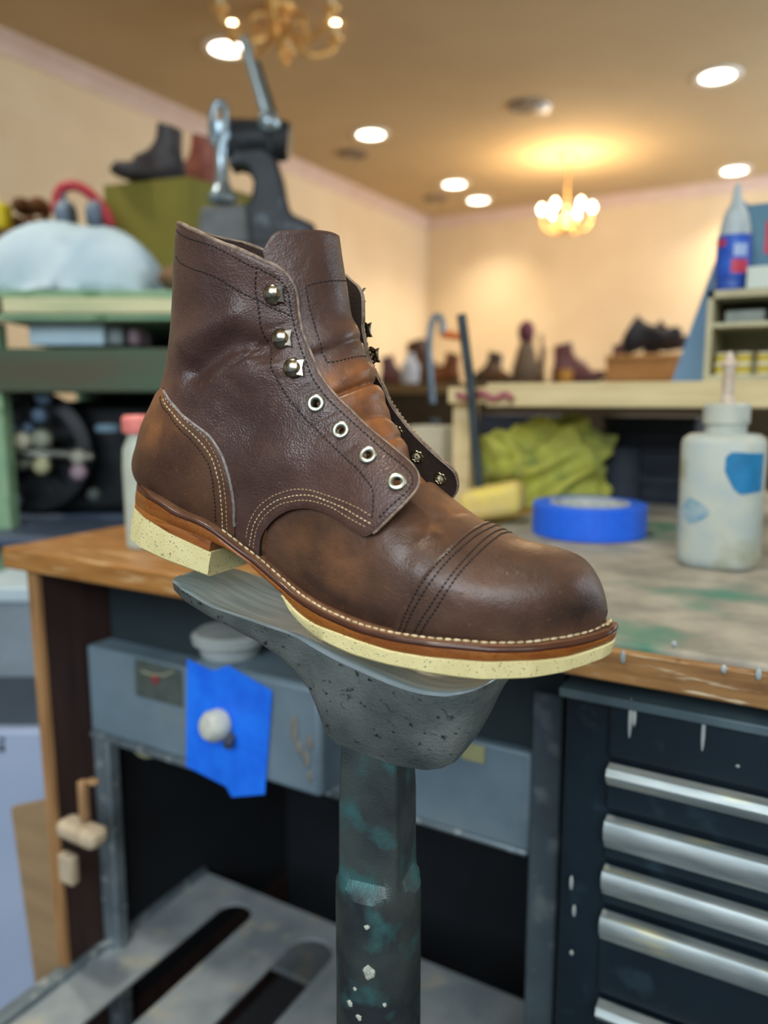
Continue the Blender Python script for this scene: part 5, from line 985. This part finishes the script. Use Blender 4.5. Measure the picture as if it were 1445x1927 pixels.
# dark stitching machine under the rack
fm = f0+.10; g_ = lambda x, y, df=0.: G(gpos(x, y, fm)[0], fm+df, gpos(x, y, fm)[1])
sm = thing('stitching_machine', 'black stitching machine with steel arms and knobs under the green rack', 'machine', G(gpos(120, 900, fm)[0], fm, 0)); mo = np.array(sm.location)
arm_m = mat('arm_steel', '8f9188', '6f726c', .35, .7, scale=30)
mb_ = MB(); z0_ = gpos(100, 935, fm)[1]; mb_.box((gpos(-60, 900, fm)[0], fm+.10, z0_-.05), (gpos(285, 900, fm)[0], fm+.36, gpos(100, 755, fm)[1]), 0, GM); mb_.build('body', black_m, sm, bevel=.02, bseg=3, offset=mo)
for a_, b_, r_ in (((-10, 838), (95, 862), .010), ((-10, 888), (62, 870), .011), ((60, 850), (175, 860), .009)): MB().tube([g_(*a_), g_(*b_)], r_, 12).build('arm', arm_m, sm, offset=mo)
for x, y, r_, c_ in ((88, 745, .018, '5d7388'), (80, 782, .016, '51677c'), (50, 828, .018, 'a9a894'), (85, 825, .020, '87907f'), (84, 876, .017, 'a9ab86'), (152, 860, .016, '9a9c90'), (152, 888, .016, '9a8792'), (30, 808, .012, '50647a'), (58, 806, .012, '485b70'), (33, 940, .014, '4d5f78'), (180, 930, .013, '4b5552')):
    MB().lathe([(.001, 0), (r_*.8, 0), (r_, r_*.3), (r_, r_), (r_*.7, r_*1.3), (.001, r_*1.35)], g_(x, y, -.01)+HF*.01, 18, tuple(-HF)).build('knob', mat('knob_'+c_, c_, rough=.4, metal=.4), sm, offset=mo)
c_ = g_(45, 850, .05); MB().lathe([(.10, 0), (.125, .004), (.125, .024), (.10, .028), (.10, 0)], c_, 48, tuple(-HF)).build('flywheel', black_m, sm, offset=mo)
for k in range(5): a_ = 2*math.pi*k/5+.3; e_ = RGT*math.cos(a_)+ZUP*math.sin(a_); MB().tube([c_-HF*.014+e_*.015, c_-HF*.014+e_*.105], .008, 8).build('spoke', black_m, sm, offset=mo)
MB().lathe([(.001, 0), (.022, 0), (.024, .006), (.020, .014), (.001, .016)], g_(202, 812), 24).build('oil_cap', mat('oil_cap', '7f9fb3', '6f8fa4', .4, scale=30), sm, offset=mo)
MB().box((gpos(-40, 900, fm)[0], fm+.08, 0), (gpos(260, 900, fm)[0], fm+.40, z0_-.05), 0, GM).build('pedestal', mat('machine_grey_blue', '46566c', '3c4a5e', .6, scale=10), sm, bevel=.01, offset=mo)
tb_ = MB().box((gpos(-80, 950, f0-.05)[0], f0-.06, z0_-.075), (gpos(262, 950, f0-.05)[0], f0+.18, z0_-.055), 0, GM).build('tray', mat('machine_grey_blue', '46566c'), sm, bevel=.006, offset=mo)
# white appliance and grilles beyond the bench end, near the floor
fw_ = 1.15; wa_ = mat('white_enamel', 'a9bad6', '9db0cf', .45, scale=5); q_ = gpos(-60, 1375, fw_); q2 = gpos(125, 1375, fw_)
ap = thing('white_cabinet', 'white enamel cabinet with small black lettering beyond the bench end', 'cabinet', G((q_[0]+q2[0])/2, fw_, 0)); ao_ = np.array(ap.location)
MB().box((q_[0], fw_, .0), (q2[0], fw_+.3, q_[1]), 0, GM).build('body', wa_, ap, bevel=.006, offset=ao_)
for k, (x, y, w_) in enumerate(((2, 1392, 6), (2, 1404, 5), (2, 1412, 6))): gbox(x-4, y-3, x+w_, y+3, fw_-.002, .003).build('mark', mat('ink', '20242c', rough=.6), ap, offset=ao_)
hz = thing('heater', 'grey ribbed heater with pale top standing on the white cabinet', 'heater', G((q_[0]+q2[0])/2, fw_+.02, q_[1])); ho = np.array(hz.location)
zt_ = gpos(0, 1135, fw_+.02)[1]; MB().box((q_[0], fw_+.02, q_[1]), (q2[0]-.02, fw_+.2, gpos(0, 1275, fw_+.02)[1]), 0, GM).build('base', mat('heater_dark', '47525c', '3d4750', .6, scale=12), hz, offset=ho)
n_ = 16
for k in range(n_): a_ = q_[0]+(q2[0]-.02-q_[0])*k/n_; MB().box((a_, fw_+.025, gpos(0, 1275, fw_+.02)[1]), (a_+.009, fw_+.18, zt_), 0, GM).build('rib', mat('heater_rib', '8595a0', '76858f', .5, scale=12), hz, offset=ho)
MB().box((q_[0], fw_+.02, zt_), (q2[0]-.02, fw_+.2, zt_+.025), 0, GM).build('top_plate', mat('heater_top', 'b6cbd4', 'a6bcc6', .5, scale=12), hz, bevel=.004, offset=ho)
# tan board leaning on the bench side panel, wooden toggle clamp on the panel
tan_b = mat('tan_board', 'a58c6a', '96805f', .75, scale=10, stretch=(.5, .5, 4))
yb_ = BY0+.05; P_ = [ony(x, y, yb_) for x, y in ((145, 1950), (140, 1500), (76, 1482), (20, 1520))]; A_ = [(q[0], q[1], q[2]) for q in P_]; bl = ony(120, 1960, yb_)
b4 = [V3(P_[3][0]+.05, yb_, 0), V3(-.851, yb_, 0), V3(-.868, yb_, P_[2][2]), V3(P_[3][0], yb_, P_[3][2])]; o2 = V3(-.0, .010, 0)
tag(MB().hexa([b4[0], b4[1], b4[1]+o2, b4[0]+o2, b4[3], b4[2], b4[2]+o2, b4[3]+o2]).build('tan_board', tan_b), 'thin tan board leaning beside the dark bench side panel', 'board')
yt = BY0-.004; pale_w = mat('pale_wood', 'c9bba2', 'b3a388', .6, scale=20, stretch=(4, .6, .6)); tk = thing('wooden_clamp', 'small pale wooden clamp fixed to the dark bench side panel', 'clamp', ony(140, 1580, yt)); ko = np.array(tk.location)
def ybox(x0_, y0_, x1_, y1_, y_, dep, nm, m, par, off, bev=.003): a_ = ony(x0_, y0_, y_); b_ = ony(x1_, y1_, y_); return MB().box((a_[0], y_, b_[2]), (b_[0], y_+dep, a_[2])).build(nm, m, par, bevel=bev, offset=off)
ybox(100, 1545, 172, 1608, yt-.012, .03, 'jaw', pale_w, tk, ko, .008); ybox(142, 1470, 158, 1550, yt, .012, 'bar', mat('tan_wood_bar', 'a88660', '957450', .6, scale=20), tk, ko); ybox(158, 1468, 175, 1482, yt, .012, 'crossbar', mat('tan_wood_bar', 'a88660'), tk, ko); ybox(106, 1606, 136, 1672, yt, .014, 'peg', pale_w, tk, ko, .004)
# ------------------------------------------------------------------ grey steel machine under the bench
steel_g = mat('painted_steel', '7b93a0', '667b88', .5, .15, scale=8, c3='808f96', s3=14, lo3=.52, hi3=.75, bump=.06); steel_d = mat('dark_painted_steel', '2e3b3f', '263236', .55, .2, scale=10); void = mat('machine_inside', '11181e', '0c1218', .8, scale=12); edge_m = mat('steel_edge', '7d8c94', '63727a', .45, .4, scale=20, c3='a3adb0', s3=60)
YM = .66
mc = thing('steel_machine', 'grey blue steel machine cabinet with slotted tray under the bench', 'machine', (-.5, YM, 0)); mo = (-.5, YM, 0)
yb = lambda x0_, y0_, x1_, y1_, y_, dep, nm, m, bev=.003, par=mc: ybox(x0_, y0_, x1_, y1_, y_, dep, nm, m, par, mo, bev)
L0 = ony(168, 1300, YM)[0]; L1 = ony(204, 1300, YM)[0]; Rr = ony(1060, 1300, YM+.03)[0]
ztop = ony(400, 1140, YM)[2]; zfr = ony(168, 1215, YM)[2]; zfb = ony(168, 1372, YM)[2]
def xb(lo, hi, nm, m, bev=.003): return MB().box(lo, hi).build(nm, m, mc, bevel=bev, offset=mo)
xb((L0, YM+.04, zfr-.02), (Rr, YM+.06, .862), 'upper_panel', steel_d)
xb((L0, YM, zfb), (ony(420, 1300, YM)[0], YM+.04, zfr), 'front_band', steel_g)
xb((L0, YM-.004, zfb-.010), (ony(420, 1300, YM)[0], YM+.04, zfb), 'band_flange', edge_m)
zlo = .12
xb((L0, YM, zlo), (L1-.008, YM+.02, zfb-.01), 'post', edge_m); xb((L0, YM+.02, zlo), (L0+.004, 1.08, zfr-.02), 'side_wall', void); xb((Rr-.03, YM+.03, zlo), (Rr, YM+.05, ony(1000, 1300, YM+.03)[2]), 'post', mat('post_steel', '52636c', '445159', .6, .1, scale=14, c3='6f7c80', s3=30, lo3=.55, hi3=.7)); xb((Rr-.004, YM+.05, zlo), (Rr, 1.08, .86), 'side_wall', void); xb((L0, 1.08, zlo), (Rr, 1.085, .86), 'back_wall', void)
rz0 = ony(900, 1575, YM+.03)[2]; xb((ony(600, 1500, YM+.03)[0], YM+.03, rz0), (Rr-.03, YM+.045, zfr-.02), 'cover_panel', steel_g)
xb((ony(600, 1500, YM+.03)[0], YM+.028, rz0-.006), (Rr-.03, YM+.046, rz0+.001), 'cover_flange', edge_m)
yb(867, 1396, 911, 1440, YM+.026, .004, 'badge', mat('pale_badge', 'a7a97c', '98996f', .5, scale=40), .0019)
npl = yb(252, 1240, 342, 1332, YM-.003, .003, 'nameplate', mat('nameplate_grey', '56605c', '4a544f', .5, scale=50), .001)
e_ = ony(292, 1278, YM-.004); MB().lathe([(.001, 0), (.0065, 0), (.0065, .001), (.001, .0015)], e_, 16, (0, -1, 0)).build('emblem', mat('emblem_red', '8a3a3f', rough=.5), npl, offset=mo)
q = [ony(x, y, YM-.0045) for x, y in ((266, 1262), (280, 1268), (294, 1270), (310, 1270), (326, 1264))]; MB().tube(smooth_line(q, 5), .0012, 8).build('emblem_arc', mat('emblem_pale', 'a3a888', rough=.5), npl, offset=mo)
c_ = ony(300, 1372, YM+.05); MB().lathe([(.001, 0), (.033, 0), (.036, .004), (.036, .022), (.033, .026), (.001, .026)], c_, 40, (0, -.95, .3)).build('pulley', mat('cream_pulley', 'aeb08c', '9c9f80', .6, scale=30), mc, offset=mo)
# motor housing with blue tape and a white knob
YH = .60; h0, h1 = ony(362, 1250, YH), ony(604, 1505, YH); zt_ = ony(450, 1262, YH)[2]
hs = MB().box((h0[0], YH, h1[2]), (h1[0], YM+.04, zt_)).build('motor_housing', steel_g, mc, bevel=.006, offset=mo)
tr = mat('blue_tape_patch', '1c7cff', '1468ee', .55, scale=40); ta = [(352, 1240), (400, 1262), (430, 1252), (512, 1300), (505, 1400), (498, 1495), (436, 1500), (425, 1480), (350, 1442)]
A_ = [ony(x, y, YH-.001) for x, y in ta]; B_ = [ony(x, y, YH-.0028) for x, y in ta]; MB().rings([A_, B_]).build('blue_tape', tr, hs, offset=mo)
k_ = ony(418, 1362, YH-.003); MB().lathe([(.001, 0), (.016, 0), (.0175, .004), (.0165, .016), (.012, .022), (.001, .024)], k_, 24, (-.2, -1, .1)).build('white_knob', mat('white_knob', 'c9cfc4', 'b0b8b0', .5, scale=60), hs, offset=mo)
k2 = ony(436, 1385, YH-.004); MB().tube([k2, k2+V3(.004, -.012, -.006)], .005, 10).build('knob_lever', mat('knob_dark', '3c4450', rough=.5), hs, offset=mo)
sc_ = MB(); rr = random.Random(2)
for i in range(5): q_ = ony(rr.uniform(530, 585), rr.uniform(1310, 1470), YH-.001); sc_.ball(tuple(q_), (rr.uniform(.003, .006), .0006, rr.uniform(.006, .016)), 12, 8)
sc_.build('bare_metal_scar', mat('bare_scar', '7c7d78', '686862', .6, scale=60), hs, offset=mo)['kind'] = 'stuff'
cc = ony(436, 1205, YM-.02); cc = V3(cc[0], YM-.022, zt_); MB().lathe([(.001, 0), (.032, 0), (.034, .003), (.034, .014), (.042, .016), (.043, .024), (.038, .028), (.001, .029)], cc, 40).build('white_disc', mat('white_disc', 'a9b3b2', '98a3a3', .5, scale=30), mc, offset=mo)
# slotted tray
ty0, ty1, tz = .50, .86, .318; slots = [((-.722, .53), (-.724, .80), .028), ((-.575, .53), (-.577, .79), .033), ((-.43, .53), (-.43, .78), .022), ((-.29, .53), (-.29, .78), .022)]
def slot_loop(a, b, r):
    a, b = np.array(a), np.array(b); u_ = (b-a)/np.linalg.norm(b-a); n_ = np.array((-u_[1], u_[0])); o_ = []
    for k in range(13): th = math.pi*k/12; o_.append(b+n_*r*math.cos(th)+u_*r*math.sin(th))
    for k in range(13): th = math.pi*k/12; o_.append(a-n_*r*math.cos(th)-u_*r*math.sin(th))
    return o_
outer = [(L0+.006, ty0), (Rr-.006, ty0), (Rr-.006, ty1), (L0+.006, ty1)]
vs = [Vector(p_) for p_ in outer]; es = [(i, (i+1) % 4) for i in range(4)]; loops_ = [slot_loop(*q_) for q_ in slots]
loops_[0] = [np.array(p_) for p_ in loops_[0]]
for lp in loops_:
    o_ = len(vs); vs += [Vector(p_) for p_ in lp]; es += [(o_+i, o_+(i+1) % len(lp)) for i in range(len(lp))]
res = delaunay_2d_cdt(vs, es, [], 0, 1e-6); pv = np.array([tuple(p_) for p_ in res[0]]); Fc = [f_ for f_ in res[2]]
keep = [f_ for f_ in Fc if not any(inside(np.array(lp), pv[list(f_)].mean(0)[None])[0] for lp in loops_)]
m_ = MB(); n_ = len(pv); m_.v = [(a_, b_, tz) for a_, b_ in pv]+[(a_, b_, tz-.004) for a_, b_ in pv]; m_.f = [tuple(f_) for f_ in keep]+[tuple(i+n_ for i in f_[::-1]) for f_ in keep]; cnt = {}
for f_ in keep:
    for i in range(3): e_ = (f_[i], f_[(i+1) % 3]); cnt[tuple(sorted(e_))] = cnt.get(tuple(sorted(e_)), 0)+1
m_.f += [(a_, b_, b_+n_, a_+n_) for (a_, b_), c_ in cnt.items() if c_ == 1]; m_.m = [0]*len(m_.f)
dust = mat('dusty_steel', 'a9b2b5', '88949a', .65, .2, scale=14, detail=8, c3='b5b6a8', s3=24, lo3=.55, hi3=.7)
m_.build('slotted_tray', dust, mc, smooth=20, offset=mo)
MB().box((L0-.01, ty0-.012, tz-.02), (L0+.012, ty1, tz+.010)).build('tray_rail', edge_m, mc, bevel=.003, offset=mo); MB().box((L0, ty0-.01, zlo-.12), (L0+.02, ty0+.012, tz-.02)).build('leg', steel_g, mc, offset=mo); MB().box((Rr-.02, ty0-.01, 0), (Rr, ty0+.012, tz-.004)).build('leg', steel_g, mc, offset=mo)
for x_ in (L0, Rr-.02): MB().box((x_, 1.05, 0), (x_+.02, 1.08, zlo)).build('leg', steel_g, mc, offset=mo)
xb((L0, YM+.02, 0), (L0+.018, YM+.04, zlo), 'leg', steel_g); xb((L0+.01, .95, .10), (Rr-.01, 1.075, .11), 'floor_plate', dust)
tag(MB().box((-.60, .66, 0), (-.44, .84, .17)).build('brown_carton', mat('brown_carton', '8a6b45', '74583a', .8, scale=10), bevel=.003), 'brown cardboard carton on the floor seen through the tray slot', 'carton')
# ------------------------------------------------------------------ tool chest
navy = mat('chest_navy', '14242e', '0f1c26', .42, .1, scale=10, c3='22343f', s3=30, lo3=.6, hi3=.72, coat=.1); alu = mat('drawer_aluminium', 'a9b6b8', '8a989b', .5, .6, scale=22, stretch=(1, 6, 6), c3='c2c4a6', s3=14, lo3=.58, hi3=.7); chrome_e = mat('chest_edge', '5c7078', '4b5e66', .4, .3, scale=20)
YC = .60; x0c = ony(1062, 1400, YC)[0]; x1c = x0c+.62; zc = ony(1065, 1290, YC)[2]; tcx = thing('tool_chest', 'dark navy steel tool chest with bright drawer pulls under the bench', 'tool chest', (x0c, YC, 0)); to_ = (x0c, YC, 0)
xi = ony(1143, 1450, YC-.006)[0]
MB().box((x0c, YC, .06), (x1c, 1.05, zc-.004)).build('body', navy, tcx, bevel=.003, offset=to_); MB().box((x0c-.003, YC-.012, zc-.006), (x1c+.003, 1.05, zc+.002)).build('top_rim', chrome_e, tcx, bevel=.0015, offset=to_)
ys = [(1312, 1426), (1432, 1525), (1531, 1618), (1625, 1704), (1711, 1876), (1882, 2050)]
for i, (ya, yb2) in enumerate(ys):
    za_, zb_ = ony(1146, ya, YC-.006)[2], ony(1146, yb2, YC-.006)[2]
    d_o = MB().box((xi, YC-.008, zb_+.002), (x1c-.02, YC, za_)).build('drawer', navy, tcx, bevel=.002, offset=to_)
    if i:
        hh = ony(1146, ya, YC-.006)[2]-ony(1146, ya+(0, 36, 54, 48, 48, 30)[i], YC-.006)[2]
        prof_ = [(0, 0), (-.010, -.001), (-.013, -.006), (-.012, -hh*.6), (-.006, -hh), (0, -hh)]
        MB().rings([[(xx, YC-.008+a_, za_+b_) for a_, b_ in prof_] for xx in (xi+.002, x1c-.022)]).build('handle', alu, d_o, smooth=40, offset=to_)
for sx in (x0c+.03, x1c-.05):
    for sy in (YC+.04, .98): MB().lathe([(.001, -.012), (.03, -.012), (.03, .012), (.001, .012)], (sx+.01, sy, .03), 20, (1, 0, 0)).build('caster', mat('caster_black', '15171a', rough=.6), tcx, offset=to_)
dr = MB()
for px, py, l in ((1187, 1318, .030), (1194, 1330, .016), (1325, 1345, .028), (1388, 1440, .002), (1075, 1650, .012), (1080, 1705, .010), (1075, 1790, .004)):
    p = ony(px, py, YC-.0095); dr.ball(tuple(p+V3(0, .0008, 0)-ZUP*l*.5), (.0016, .0014, l*.55), 10, 8)
dr.build('glue_drip', glue, tcx, offset=to_)['kind'] = 'stuff'
